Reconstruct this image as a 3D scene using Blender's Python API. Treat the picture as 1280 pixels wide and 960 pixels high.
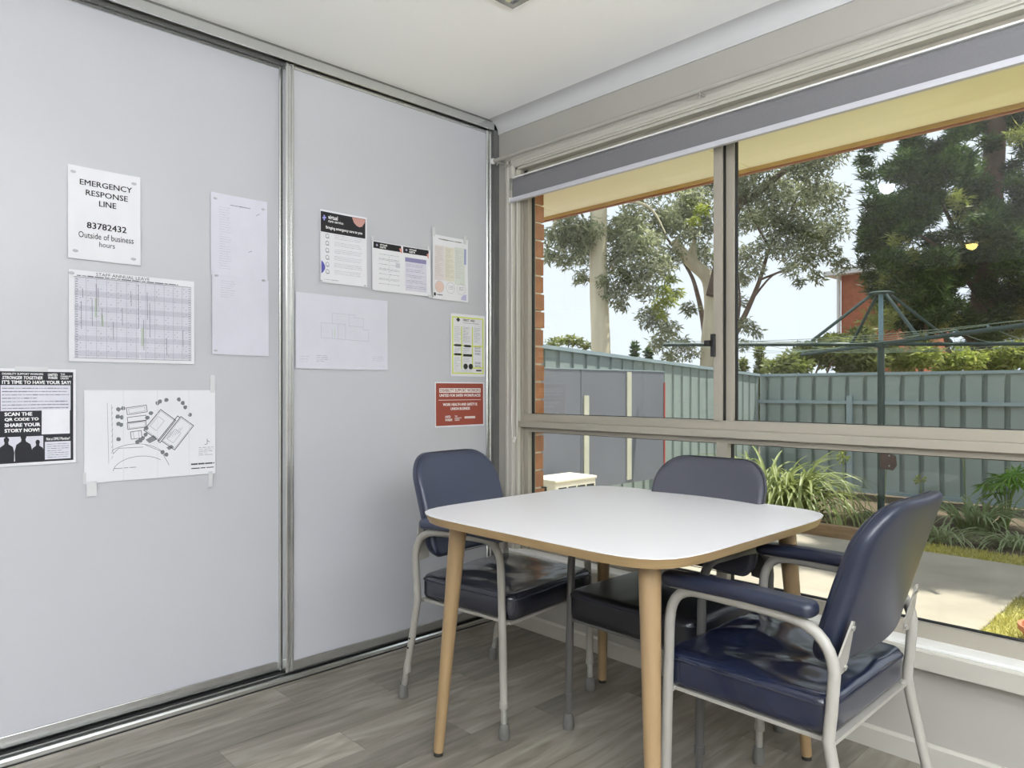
import bpy, bmesh, math, random
import numpy as np
from mathutils import Vector, Matrix, noise

# ------------------------------------------------------------------ scene, camera, light
scene = bpy.context.scene
COL = scene.collection
for o in list(bpy.data.objects):
    bpy.data.objects.remove(o)

cam_data = bpy.data.cameras.new('camera')
cam = bpy.data.objects.new('camera', cam_data)
COL.objects.link(cam)
cam.location = (2.545, -2.354, 1.11)
cam.rotation_euler = (math.radians(90), 0, math.radians(46.2))
cam_data.sensor_width = 36
cam_data.lens = 36 * 894 / 1280
cam_data.shift_y = 7 / 1280
cam_data.clip_start = 0.02
cam_data.clip_end = 300
scene.camera = cam

scene.view_settings.view_transform = 'Standard'
scene.view_settings.look = 'None'
scene.view_settings.gamma = 1
scene.view_settings.use_curve_mapping = False
scene.view_settings.exposure = 0.22

world = bpy.data.worlds.new('sky')
scene.world = world
world.use_nodes = True
wn = world.node_tree
wn.nodes['Background'].inputs[0].default_value = (0.84, 0.905, 1.0, 1)
wn.nodes['Background'].inputs[1].default_value = 1.02

sun_data = bpy.data.lights.new('sun', 'SUN')
sun_data.energy = 7.0
sun_data.angle = math.radians(0.6)
sun_data.color = (1.0, 0.96, 0.89)
sun = bpy.data.objects.new('sun', sun_data)
COL.objects.link(sun)
SUN_TO = Vector((0.20, 0.32, 0.927)).normalized()
sun.rotation_euler = SUN_TO.to_track_quat('Z', 'Y').to_euler()
sun.location = (4, 8, 12)

def area_lamp(name, x, y, z, size, power, up, color):
    d = bpy.data.lights.new(name, 'AREA')
    d.shape = 'DISK' if up else 'SQUARE'; d.size = size
    d.energy = power; d.color = color
    o = bpy.data.objects.new(name, d); COL.objects.link(o)
    o.location = (x, y, z)
    if up: o.rotation_euler = (math.pi, 0, 0)
    return o
FILL_PANELS = [(2.1, -3.3), (3.7, -3.3), (2.1, -5.0), (3.7, -1.5)]        # added ceiling panels out of view, to fill the room with light
FILL_UPLIGHTS = [(4.3, -1.9), (3.9, -3.7), (4.4, -4.9)]                # added floor lamps out of view, to brighten the ceiling
for p in FILL_PANELS:
    area_lamp('fill_panel_lamp', p[0], p[1], 2.372, 0.56, 2.0, False, (0.97, 0.98, 1.0))
for p in FILL_UPLIGHTS:
    area_lamp('fill_uplight_lamp', p[0], p[1], 1.36, 0.30, 168.0, True, (0.90, 0.95, 1.0))

try:
    scene.cycles.max_bounces = 10
    scene.cycles.diffuse_bounces = 5
    scene.cycles.transparent_max_bounces = 12
    scene.cycles.sample_clamp_indirect = 6
    scene.cycles.caustics_reflective = False
    scene.cycles.caustics_refractive = False
except Exception:
    pass

R = random.Random(7)

# ------------------------------------------------------------------ helpers
def srgb(r, g, b):
    f = lambda c: (c / 12.92) if c <= 0.04045 else ((c + 0.055) / 1.055) ** 2.4
    return (f(r / 255), f(g / 255), f(b / 255), 1)

MATS = {}
def mat(name, rgb, rough=0.5, metal=0.0, var=0.06, scale=8.0, bump=0.0, bscale=60.0, spec=0.5, coat=0.0, stretch=None, island=0.0):
    if name in MATS:
        return MATS[name]
    m = bpy.data.materials.new(name); m.use_nodes = True
    nt = m.node_tree; b = nt.nodes['Principled BSDF']
    c = srgb(*rgb)
    tc = nt.nodes.new('ShaderNodeTexCoord')
    src = tc.outputs['Object']
    if stretch:
        mp = nt.nodes.new('ShaderNodeMapping'); mp.inputs['Scale'].default_value = stretch
        nt.links.new(src, mp.inputs[0]); src = mp.outputs[0]
    nz = nt.nodes.new('ShaderNodeTexNoise'); nz.inputs['Scale'].default_value = scale; nz.inputs['Detail'].default_value = 4
    nt.links.new(src, nz.inputs['Vector'])
    rp = nt.nodes.new('ShaderNodeValToRGB')
    rp.color_ramp.elements[0].position = 0.3; rp.color_ramp.elements[1].position = 0.7
    rp.color_ramp.elements[0].color = tuple(max(0, x * (1 - var)) for x in c[:3]) + (1,)
    rp.color_ramp.elements[1].color = tuple(min(1, x * (1 + var)) for x in c[:3]) + (1,)
    nt.links.new(nz.outputs['Fac'], rp.inputs[0])
    out = rp.outputs[0]
    if island:
        gm = nt.nodes.new('ShaderNodeNewGeometry')
        hs = nt.nodes.new('ShaderNodeHueSaturation')
        mr = nt.nodes.new('ShaderNodeMapRange'); mr.inputs[3].default_value = 1 - island; mr.inputs[4].default_value = 1 + island
        nt.links.new(gm.outputs['Random Per Island'], mr.inputs[0]); nt.links.new(mr.outputs[0], hs.inputs['Value'])
        nt.links.new(out, hs.inputs['Color']); out = hs.outputs[0]
    nt.links.new(out, b.inputs['Base Color'])
    b.inputs['Roughness'].default_value = rough
    b.inputs['Metallic'].default_value = metal
    b.inputs['Specular IOR Level'].default_value = spec
    b.inputs['Coat Weight'].default_value = coat
    b.inputs['Coat Roughness'].default_value = 0.12
    if bump:
        n2 = nt.nodes.new('ShaderNodeTexNoise'); n2.inputs['Scale'].default_value = bscale; n2.inputs['Detail'].default_value = 3
        nt.links.new(src, n2.inputs['Vector'])
        bp = nt.nodes.new('ShaderNodeBump'); bp.inputs['Strength'].default_value = bump; bp.inputs['Distance'].default_value = 0.004
        nt.links.new(n2.outputs['Fac'], bp.inputs['Height']); nt.links.new(bp.outputs[0], b.inputs['Normal'])
    MATS[name] = m
    return m

def leaf_mat(name, rgb, rgb2, trans=0.45, island=0.35):
    m = bpy.data.materials.new(name); m.use_nodes = True
    nt = m.node_tree; nt.nodes.clear()
    out = nt.nodes.new('ShaderNodeOutputMaterial')
    gm = nt.nodes.new('ShaderNodeNewGeometry')
    mx = nt.nodes.new('ShaderNodeMix'); mx.data_type = 'RGBA'
    mx.inputs[6].default_value = srgb(*rgb); mx.inputs[7].default_value = srgb(*rgb2)
    nt.links.new(gm.outputs['Random Per Island'], mx.inputs[0])
    tc = nt.nodes.new('ShaderNodeTexCoord')
    nz = nt.nodes.new('ShaderNodeTexNoise'); nz.inputs['Scale'].default_value = 1.3
    nt.links.new(tc.outputs['Object'], nz.inputs['Vector'])
    hs = nt.nodes.new('ShaderNodeHueSaturation')
    mr = nt.nodes.new('ShaderNodeMapRange'); mr.inputs[1].default_value = 0.3; mr.inputs[2].default_value = 0.7
    mr.inputs[3].default_value = 1 - island; mr.inputs[4].default_value = 1 + island
    nt.links.new(nz.outputs['Fac'], mr.inputs[0]); nt.links.new(mr.outputs[0], hs.inputs['Value'])
    nt.links.new(mx.outputs[2], hs.inputs['Color'])
    d = nt.nodes.new('ShaderNodeBsdfPrincipled'); d.inputs['Roughness'].default_value = 0.5
    t = nt.nodes.new('ShaderNodeBsdfTranslucent')
    ms = nt.nodes.new('ShaderNodeMixShader'); ms.inputs[0].default_value = trans
    nt.links.new(hs.outputs[0], d.inputs['Base Color']); nt.links.new(hs.outputs[0], t.inputs['Color'])
    nt.links.new(d.outputs[0], ms.inputs[1]); nt.links.new(t.outputs[0], ms.inputs[2])
    nt.links.new(ms.outputs[0], out.inputs[0])
    MATS[name] = m
    return m

def emit_mat(name, rgb, strength):
    m = bpy.data.materials.new(name); m.use_nodes = True
    b = m.node_tree.nodes['Principled BSDF']
    b.inputs['Base Color'].default_value = (0.8, 0.8, 0.8, 1)
    b.inputs['Emission Color'].default_value = srgb(*rgb)
    b.inputs['Emission Strength'].default_value = strength
    return m

def glass_mat():
    m = bpy.data.materials.new('window_glass'); m.use_nodes = True
    nt = m.node_tree; nt.nodes.clear()
    out = nt.nodes.new('ShaderNodeOutputMaterial')
    tr = nt.nodes.new('ShaderNodeBsdfTransparent'); tr.inputs[0].default_value = (0.965, 0.98, 0.972, 1)
    gl = nt.nodes.new('ShaderNodeBsdfGlossy'); gl.inputs['Roughness'].default_value = 0.0
    fr = nt.nodes.new('ShaderNodeFresnel')
    gm = nt.nodes.new('ShaderNodeNewGeometry')      # a thin pane: both faces reflect like the outside of glass
    mr = nt.nodes.new('ShaderNodeMapRange'); mr.inputs[3].default_value = 1.45; mr.inputs[4].default_value = 1 / 1.45
    nt.links.new(gm.outputs['Backfacing'], mr.inputs[0]); nt.links.new(mr.outputs[0], fr.inputs[0])
    ms = nt.nodes.new('ShaderNodeMixShader')
    nt.links.new(fr.outputs[0], ms.inputs[0]); nt.links.new(tr.outputs[0], ms.inputs[1]); nt.links.new(gl.outputs[0], ms.inputs[2])
    nt.links.new(ms.outputs[0], out.inputs[0])
    return m

def link(name, me, m=None, parent=None, smooth=False):
    o = bpy.data.objects.new(name, me); COL.objects.link(o)
    if m is not None and len(me.materials) == 0:
        me.materials.append(m)
    if parent is not None:
        o.parent = parent
    if smooth:
        me.polygons.foreach_set('use_smooth', [True] * len(me.polygons))
    return o

def tag(o, label=None, cat=None, group=None, kind=None):
    if label: o['label'] = label
    if cat: o['category'] = cat
    if group: o['group'] = group
    if kind: o['kind'] = kind
    return o

def empty(name, loc=(0, 0, 0), rz=0.0):
    o = bpy.data.objects.new(name, None); COL.objects.link(o)
    o.empty_display_size = 0.1
    o.location = loc; o.rotation_euler = (0, 0, rz)
    return o

class MB:
    """collects vertices and faces of ONE part"""
    def __init__(s): s.v = []; s.f = []
    def add(s, vs, fs):
        k = len(s.v); s.v += [tuple(v) for v in vs]; s.f += [tuple(i + k for i in f) for f in fs]; return s
    def box(s, x0, x1, y0, y1, z0, z1, M=None):
        vs = [Vector((x, y, z)) for z in (z0, z1) for y in (y0, y1) for x in (x0, x1)]
        if M is not None: vs = [M @ v for v in vs]
        return s.add(vs, [(0, 2, 3, 1), (4, 5, 7, 6), (0, 1, 5, 4), (2, 6, 7, 3), (0, 4, 6, 2), (1, 3, 7, 5)])
    def prism(s, pts, axis, a, b, M=None):
        """closed 2D profile swept from a to b along axis 0/1/2 (pts are the two other coordinates, in order)"""
        n = len(pts); vs = []
        for t in (a, b):
            for p in pts:
                c = [0, 0, 0]; oth = [i for i in range(3) if i != axis]
                c[axis] = t; c[oth[0]] = p[0]; c[oth[1]] = p[1]
                vs.append(M @ Vector(c) if M is not None else c)
        fs = [tuple(range(n))[::-1], tuple(range(n, 2 * n))] + [(i, (i + 1) % n, n + (i + 1) % n, n + i) for i in range(n)]
        return s.add(vs, fs)
    def tube(s, pts, r, n=10, caps=True, closed=False):
        P = [Vector(p) for p in pts]; m = len(P)
        rs = r if isinstance(r, (list, tuple)) else [r] * m
        prev = None; vs = []
        for i, p in enumerate(P):
            if closed: t = P[(i + 1) % m] - P[i - 1]
            else: t = P[min(i + 1, m - 1)] - P[max(i - 1, 0)]
            t.normalize()
            if prev is None:
                a = Vector((0, 0, 1)) if abs(t.z) < 0.9 else Vector((1, 0, 0))
                u = t.cross(a).normalized()
            else:
                u = (prev - t * prev.dot(t)).normalized()
            prev = u; w = t.cross(u)
            for k in range(n):
                an = 2 * math.pi * k / n
                vs.append(p + (u * math.cos(an) + w * math.sin(an)) * rs[i])
        fs = []
        for i in range(m if closed else m - 1):
            j = (i + 1) % m
            for k in range(n):
                fs.append((i * n + k, i * n + (k + 1) % n, j * n + (k + 1) % n, j * n + k))
        if caps and not closed:
            fs.append(tuple(range(n))[::-1]); fs.append(tuple(range((m - 1) * n, m * n)))
        return s.add(vs, fs)
    def lathe(s, prof, n=20, M=None):
        """profile of (r, z), revolved about z"""
        vs = []
        for r, z in prof:
            for k in range(n):
                a = 2 * math.pi * k / n
                v = Vector((r * math.cos(a), r * math.sin(a), z))
                vs.append(M @ v if M is not None else v)
        fs = []
        for i in range(len(prof) - 1):
            for k in range(n):
                fs.append((i * n + k, i * n + (k + 1) % n, (i + 1) * n + (k + 1) % n, (i + 1) * n + k))
        fs.append(tuple(range(n))[::-1]); fs.append(tuple(range((len(prof) - 1) * n, len(prof) * n)))
        return s.add(vs, fs)
    def mesh(s, name):
        me = bpy.data.meshes.new(name); me.from_pydata(s.v, [], s.f); me.update()
        bm = bmesh.new(); bm.from_mesh(me); bmesh.ops.recalc_face_normals(bm, faces=bm.faces); bm.to_mesh(me); bm.free()
        return me
    def build(s, name, m, parent=None, smooth=False, bevel=0.0, seg=2):
        o = link(name, s.mesh(name), m, parent, smooth)
        if smooth:
            try: o.data.set_sharp_from_angle(angle=math.radians(42))
            except Exception: pass
        if bevel:
            b = o.modifiers.new('bevel', 'BEVEL'); b.width = bevel; b.segments = seg; b.limit_method = 'ANGLE'
            b.angle_limit = math.radians(40)
        return o

def rot(axis, deg): return Matrix.Rotation(math.radians(deg), 4, axis)
def tr(x, y, z): return Matrix.Translation((x, y, z))

def copy_tree(o, parent=None):
    c = o.copy(); COL.objects.link(c); c.parent = parent
    for ch in o.children: copy_tree(ch, c)
    return c

def rounded_outline(w, h, rbl, rbr, rtr, rtl, n=8, bulge=0.0):
    """outline in (u, v), u in +-w/2, v in 0..h, counter-clockwise"""
    pts = []
    for cx, cy, r, a0 in ((-w/2 + rbl, rbl, rbl, 180), (w/2 - rbr, rbr, rbr, 270), (w/2 - rtr, h - rtr, rtr, 0), (-w/2 + rtl, h - rtl, rtl, 90)):
        for k in range(n + 1):
            a = math.radians(a0 + 90 * k / n)
            pts.append((cx + r * math.cos(a), cy + r * math.sin(a)))
    return pts

def pad(mb, outline, t, r, fn, rings=(0.8, 0.55, 0.3), seg=4, sub=2):
    """cushion slab: outline (u,v) of thickness t with edge rounding r; fn(u,v,w)->xyz, w across thickness"""
    # densify
    O = []
    for i in range(len(outline)):
        a = Vector(outline[i]); b = Vector(outline[(i + 1) % len(outline)])
        L = (b - a).length; k = max(1, int(L / 0.03)) if L > 0.04 else 1
        for j in range(k): O.append(a.lerp(b, j / k))
    n = len(O)
    cen = sum((Vector(p) for p in O), Vector((0, 0))) / n
    N = []
    for i in range(n):
        d = (O[(i + 1) % n] - O[i - 1]).normalized(); N.append(Vector((d.y, -d.x)))
    layers = []
    for q in reversed(rings): layers.append([(cen + (O[i] - N[i] * r - cen) * q, t / 2) for i in range(n)])
    for k in range(seg + 1):
        a = math.pi / 2 * k / seg
        layers.append([(O[i] - N[i] * r * (1 - math.sin(a)), t / 2 - r + r * math.cos(a)) for i in range(n)])
    for k in range(seg + 1):
        a = math.pi / 2 * k / seg
        layers.append([(O[i] - N[i] * r * (1 - math.cos(a)), -t / 2 + r - r * math.sin(a)) for i in range(n)])
    for q in rings: layers.append([(cen + (O[i] - N[i] * r - cen) * q, -t / 2) for i in range(n)])
    vs = [fn(p.x, p.y, w) for L in layers for (p, w) in L]
    fs = []
    for l in range(len(layers) - 1):
        for i in range(n):
            fs.append((l * n + i, l * n + (i + 1) % n, (l + 1) * n + (i + 1) % n, (l + 1) * n + i))
    c0 = len(vs); vs.append(fn(cen.x, cen.y, t / 2)); vs.append(fn(cen.x, cen.y, -t / 2))
    for i in range(n):
        fs.append((c0, (i + 1) % n, i)); k = (len(layers) - 1) * n; fs.append((c0 + 1, k + i, k + (i + 1) % n))
    return mb.add(vs, fs)

def bez(a, b, c, n=6):
    a, b, c = Vector(a), Vector(b), Vector(c)
    return [a * (1 - t) ** 2 + b * 2 * t * (1 - t) + c * t * t for t in [i / n for i in range(n + 1)]]

def leaves(name, centers, radii, counts, size, width, m, parent, seed=1, droop=0.6, flat=0.75, up=0.0):
    """foliage: many small folded leaf blades scattered in blobs, one mesh"""
    g = np.random.default_rng(seed)
    P = []; 
    for c, r, k in zip(centers, radii, counts):
        d = g.normal(size=(k, 3)); d /= np.linalg.norm(d, axis=1)[:, None] + 1e-9
        rr = r * g.random(k) ** 0.45
        q = np.array(c) + d * rr[:, None] * np.array([1, 1, flat])
        P.append(q)
    P = np.concatenate(P); n = len(P)
    d = g.normal(size=(n, 3)); d[:, 2] = d[:, 2] * 0.6 - droop + up
    d /= np.linalg.norm(d, axis=1)[:, None]
    s = g.normal(size=(n, 3)); s = np.cross(d, s); s /= np.linalg.norm(s, axis=1)[:, None] + 1e-9
    L = (size * (0.6 + 0.8 * g.random(n)))[:, None]; W = (width * (0.6 + 0.8 * g.random(n)))[:, None]
    V = np.empty((n, 4, 3))
    V[:, 0] = P; V[:, 1] = P + d * L * 0.45 + s * W * 0.5; V[:, 2] = P + d * L; V[:, 3] = P + d * L * 0.45 - s * W * 0.5
    me = bpy.data.meshes.new(name)
    me.vertices.add(n * 4); me.vertices.foreach_set('co', V.reshape(-1))
    me.loops.add(n * 4); me.loops.foreach_set('vertex_index', np.arange(n * 4, dtype=np.int32))
    me.polygons.add(n); me.polygons.foreach_set('loop_start', np.arange(0, n * 4, 4, dtype=np.int32))
    me.polygons.foreach_set('loop_total', np.full(n, 4, dtype=np.int32))
    me.update(); me.validate()
    return link(name, me, m, parent)

# ------------------------------------------------------------------ materials
M_ceil = mat('ceiling_paint', (250, 250, 250), 0.9, var=0.01, scale=2)
M_wall = mat('wall_paint', (164, 161, 154), 0.75, var=0.02, scale=3, bump=0.05, bscale=180)
M_cornice = mat('cornice_paint', (196, 196, 197), 0.7, var=0.01)
M_trim = mat('trim_gloss_paint', (184, 181, 172), 0.4, var=0.02, scale=5)
M_door = mat('white_door_vinyl', (185, 186, 192), 0.3, var=0.012, scale=2.0, spec=0.5)
M_chrome = mat('satin_aluminium', (208, 209, 208), 0.22, metal=0.85, var=0.03, scale=30)
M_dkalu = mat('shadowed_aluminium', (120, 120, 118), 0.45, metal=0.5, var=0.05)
M_black = mat('black_gasket', (14, 14, 15), 0.6, var=0.1)
M_frame = mat('window_frame_coating', (154, 148, 136), 0.38, var=0.02, scale=6)
M_glass = glass_mat()
M_blind = mat('blind_fabric', (114, 113, 116), 0.85, var=0.03, scale=120, bump=0.08, bscale=600)
M_rail = mat('blind_rail', (190, 190, 198), 0.35, var=0.02)
M_plastic = mat('white_plastic', (228, 228, 226), 0.4, var=0.02)
M_paper = mat('white_paper', (222, 222, 228), 0.85, var=0.015, scale=14)
M_paper2 = mat('thin_grey_paper', (208, 208, 220), 0.85, var=0.02, scale=14)
M_tape = mat('sticky_tape', (206, 207, 210), 0.25, var=0.03)
M_putty = mat('grey_putty', (176, 177, 182), 0.8, var=0.1, scale=200)
M_lam = mat('white_laminate', (232, 231, 234), 0.3, var=0.006, scale=3)
M_ply = mat('birch_ply_edge', (150, 126, 90), 0.5, var=0.10, scale=3, stretch=(2, 2, 60))
M_leg = mat('beech_leg', (143, 119, 87), 0.42, var=0.09, scale=4, stretch=(9, 9, 1.2))
M_navy = mat('navy_vinyl', (52, 57, 76), 0.36, var=0.08, scale=5, bump=0.06, bscale=260)
M_navy2 = mat('navy_vinyl_glossy', (26, 32, 52), 0.2, var=0.1, scale=5, bump=0.05, bscale=260, coat=0.35)
M_navyB = mat('navy_vinyl_back', (33, 38, 55), 0.34, var=0.08, scale=5, bump=0.05, bscale=260)
M_blackv = mat('black_vinyl', (24, 25, 30), 0.3, var=0.1, scale=5, bump=0.05, bscale=260)
M_inkv = mat('worn_dark_vinyl', (32, 34, 44), 0.24, var=0.1, scale=5, bump=0.05, bscale=260, coat=0.3)
M_slate = mat('slate_vinyl', (66, 67, 77), 0.55, var=0.05, scale=9, bump=0.08, bscale=380)
M_seam = mat('seam_stitching', (30, 33, 46), 0.6, var=0.1)
M_tubeL = mat('light_grey_powder_coat', (152, 149, 142), 0.42, var=0.03, scale=12)
M_tubeD = mat('dark_grey_powder_coat', (78, 77, 76), 0.45, var=0.05, scale=12)
M_galv = mat('worn_steel', (176, 175, 170), 0.35, metal=0.6, var=0.15, scale=40)
M_rubber = mat('grey_rubber', (98, 97, 94), 0.75, var=0.1, scale=30)
M_rubberD = mat('dark_rubber', (30, 29, 28), 0.75, var=0.1)
M_soffit = mat('cream_soffit_sheet', (247, 243, 224), 0.75, var=0.02, scale=2)
M_gutter = mat('terracotta_gutter', (160, 104, 70), 0.5, var=0.06, scale=5)
M_gutter2 = mat('tan_fascia', (196, 160, 84), 0.55, var=0.05)
M_brick = mat('orange_brick', (168, 116, 80), 0.85, var=0.22, scale=14, bump=0.5, bscale=90)
M_mortar = mat('pale_mortar', (214, 200, 176), 0.95, var=0.08, scale=40)
M_fence = mat('pale_green_steel', (150, 162, 156), 0.5, var=0.04, scale=2)
M_fenceD = mat('fence_rail_steel', (150, 166, 170), 0.5, var=0.04)
M_screen = mat('grey_sheet', (118, 121, 129), 0.35, var=0.05, scale=2)
M_batten = mat('pale_batten', (196, 196, 178), 0.6, var=0.05)
M_conc = mat('worn_concrete', (158, 150, 134), 0.9, var=0.12, scale=2.2, bump=0.3, bscale=70)
M_soil = mat('garden_soil', (92, 80, 62), 0.95, var=0.25, scale=12, bump=0.6, bscale=30)
M_ac = mat('cream_enamel', (236, 230, 212), 0.4, var=0.02)
M_acdark = mat('dark_grille', (52, 56, 50), 0.6, var=0.1)
M_hoist = mat('green_painted_steel', (38, 60, 55), 0.45, var=0.1, scale=6)
M_galvpipe = mat('galvanised_pipe', (110, 140, 150), 0.4, metal=0.3, var=0.15, scale=10)
M_wire = mat('plastic_line', (140, 158, 142), 0.5, var=0.04)
M_crank = mat('rusty_winder', (84, 66, 60), 0.6, var=0.15, scale=20)
M_sleeper = mat('timber_edging', (142, 118, 88), 0.9, var=0.2, scale=5, stretch=(1, 8, 8))
M_gumbark = mat('pale_gum_bark', (226, 214, 184), 0.8, var=0.14, scale=1.2, stretch=(4, 4, 0.6))
M_brownbark = mat('brown_bark', (112, 92, 74), 0.9, var=0.25, scale=4)
M_gum = leaf_mat('gum_leaves', (118, 128, 92), (186, 188, 150), 0.45)
M_gumY = leaf_mat('yellow_green_leaves', (132, 150, 56), (186, 190, 92), 0.5, 0.2)
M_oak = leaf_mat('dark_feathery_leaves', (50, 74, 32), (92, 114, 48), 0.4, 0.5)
M_oakY = leaf_mat('sunlit_feathery_leaves', (136, 152, 70), (184, 186, 104), 0.5, 0.3)  # paler copy of the feathery leaves, sunlight put into the colour
M_bush = leaf_mat('olive_bush_leaves', (104, 116, 56), (158, 164, 92), 0.4, 0.35)
M_strap = leaf_mat('strappy_leaves', (78, 104, 40), (176, 184, 118), 0.35, 0.25)
M_strapD = leaf_mat('pale_strappy_leaves', (100, 126, 74), (184, 192, 146), 0.4, 0.25)  # paler green for the smaller strappy plants
M_phil = leaf_mat('lobed_leaves', (78, 118, 40), (120, 158, 60), 0.35, 0.25)
M_grass = leaf_mat('lawn_grass', (150, 152, 70), (206, 196, 120), 0.3, 0.3)
M_stem = mat('green_stem', (120, 136, 70), 0.6, var=0.1)
M_terracotta = mat('terracotta', (190, 120, 84), 0.8, var=0.08)
M_rbrick = mat('far_brick_wall', (176, 104, 72), 0.9, var=0.15, scale=6)
M_roof = mat('far_roof_tiles', (150, 140, 130), 0.8, var=0.15, scale=6)
M_bronze = mat('latch_metal', (60, 60, 62), 0.4, metal=0.5, var=0.1)

# floor planks: colour differs per plank (object random), grain along the plank
def plank_mat():
    m = bpy.data.materials.new('grey_oak_plank'); m.use_nodes = True
    nt = m.node_tree; b = nt.nodes['Principled BSDF']
    oi = nt.nodes.new('ShaderNodeObjectInfo')
    tc = nt.nodes.new('ShaderNodeTexCoord')
    add = nt.nodes.new('ShaderNodeVectorMath'); add.operation = 'ADD'
    mul = nt.nodes.new('ShaderNodeVectorMath'); mul.operation = 'SCALE'; mul.inputs[0].default_value = (37, 91, 13)
    nt.links.new(oi.outputs['Random'], mul.inputs['Scale'])
    nt.links.new(tc.outputs['Object'], add.inputs[0]); nt.links.new(mul.outputs[0], add.inputs[1])
    mp = nt.nodes.new('ShaderNodeMapping'); mp.inputs['Scale'].default_value = (9, 1.3, 1)
    nt.links.new(add.outputs[0], mp.inputs[0])
    n1 = nt.nodes.new('ShaderNodeTexNoise'); n1.inputs['Scale'].default_value = 2.2; n1.inputs['Detail'].default_value = 6; n1.inputs['Distortion'].default_value = 1.2
    nt.links.new(mp.outputs[0], n1.inputs['Vector'])
    rp = nt.nodes.new('ShaderNodeValToRGB')
    e = rp.color_ramp.elements
    e[0].position = 0.28; e[0].color = srgb(112, 105, 94)
    e[1].position = 0.72; e[1].color = srgb(160, 153, 142)
    k = e.new(0.5); k.color = srgb(136, 129, 118)
    nt.links.new(n1.outputs['Fac'], rp.inputs[0])
    hs = nt.nodes.new('ShaderNodeHueSaturation')
    mr = nt.nodes.new('ShaderNodeMapRange'); mr.inputs[3].default_value = 0.56; mr.inputs[4].default_value = 1.12
    nt.links.new(oi.outputs['Random'], mr.inputs[0]); nt.links.new(mr.outputs[0], hs.inputs['Value'])
    nt.links.new(rp.outputs[0], hs.inputs['Color'])
    nt.links.new(hs.outputs[0], b.inputs['Base Color'])
    mp2 = nt.nodes.new('ShaderNodeMapping'); mp2.inputs['Scale'].default_value = (120, 6, 1)
    nt.links.new(add.outputs[0], mp2.inputs[0])
    n2 = nt.nodes.new('ShaderNodeTexNoise'); n2.inputs['Scale'].default_value = 1.5; n2.inputs['Detail'].default_value = 3
    nt.links.new(mp2.outputs[0], n2.inputs['Vector'])
    bp = nt.nodes.new('ShaderNodeBump'); bp.inputs['Strength'].default_value = 0.12; bp.inputs['Distance'].default_value = 0.002
    nt.links.new(n2.outputs['Fac'], bp.inputs['Height']); nt.links.new(bp.outputs[0], b.inputs['Normal'])
    b.inputs['Roughness'].default_value = 0.42
    return m
M_plank = plank_mat()

# ================================================================== THE ROOM
RX, RY, RZ = 5.2, -6.0, 2.4          # room extents: x 0..RX, y RY..0
WX0, WX1, WZ0, WZ1 = 0.115, 2.36, 0.345, 2.16     # window opening in the wall

floor = MB().box(-0.7, RX, RY, 0.0, -0.06, -0.004).build('floor', mat('floor_underlay', (70, 64, 56), 0.9))
tag(floor, 'grey oak plank floor of the room', kind='structure')
pw, pl = 0.153, 0.92
plank_me = MB().box(0.0006, pw - 0.0006, 0.0006, pl - 0.0006, -0.006, 0.0).mesh('plank')
plank_me.materials.append(M_plank)
def plank(x0, x1, y0, y1):
    if x1 - x0 < 0.02 or y1 - y0 < 0.02: return
    if abs(x1 - x0 - pw) < 1e-4 and abs(y1 - y0 - pl) < 1e-4:
        o = bpy.data.objects.new('plank', plank_me); COL.objects.link(o)
    else:
        o = MB().box(0.0006, x1 - x0 - 0.0006, 0.0006, y1 - y0 - 0.0006, -0.006, 0.0).build('plank', M_plank)
    o.location = (x0, y0, 0); o.parent = floor
row = 0; x = 0.026 - pw
offs = [-1.152, -0.853, -0.566]
while x < 2.9:
    off = offs[(row - 1) % 3] if row else -0.4
    y = off + pl * 3
    while y > -3.2:
        y0, y1 = max(y - pl, -3.2), min(y, 0.0)
        if y1 > y0: plank(max(x, -0.13), x + pw, y0, y1)
        y -= pl
    x += pw; row += 1
# the floor behind the camera: same boards, one covering
rest = MB().box(-0.13, RX, RY, -3.2, -0.006, 0.0).box(x, RX, -3.2, 0.0, -0.006, 0.0).build('plank_covering', M_plank, floor)
tag(rest, kind='stuff')

ceiling = tag(MB().box(-0.7, RX + 0.1, RY - 0.1, 0.15, RZ, RZ + 0.1).build('ceiling', M_ceil), 'flat white plasterboard ceiling', kind='structure')

wall = MB()
wall.box(-0.7, WX0, 0, 0.10, -0.06, RZ).box(WX1, RX, 0, 0.10, -0.06, RZ)
wall.box(WX0, WX1, 0, 0.10, -0.06, WZ0).box(WX0, WX1, 0, 0.10, WZ1, RZ)
tag(wall.build('wall_window', M_wall), 'cream painted wall around the long window', kind='structure')
tag(MB().box(RX, RX + 0.1, RY, 0.1, -0.06, RZ).build('wall_right', M_wall), kind='structure')
tag(MB().box(-0.7, RX, RY - 0.1, RY, -0.06, RZ).build('wall_back', M_wall), kind='structure')
tag(MB().box(-0.8, -0.7, RY, 0.1, -0.06, RZ).build('wall_left', M_wall), 'back of the built-in wardrobe', kind='structure')

# cove cornice on the window wall
pts = [(0.0, RZ), (0.0, 2.343), (-0.006, 2.343)]
for k in range(9):
    a = math.pi / 2 * k / 8
    pts.append((-0.006 - 0.056 * (1 - math.cos(a)), 2.343 + 0.056 * math.sin(a)))
pts.append((-0.074, RZ))
c = MB().prism([(p[0], p[1]) for p in pts], 0, 0.0, RX).build('trim_1', M_cornice, smooth=True)
tag(c, 'white cove cornice between window wall and ceiling', kind='structure')

b = MB().prism([(0, 0), (-0.014, 0), (-0.014, 0.058), (-0.008, 0.066), (0, 0.066)], 0, 0.0, RX).build('baseboard_window', M_trim)
tag(b, 'low cream baseboard under the window', kind='structure')

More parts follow.
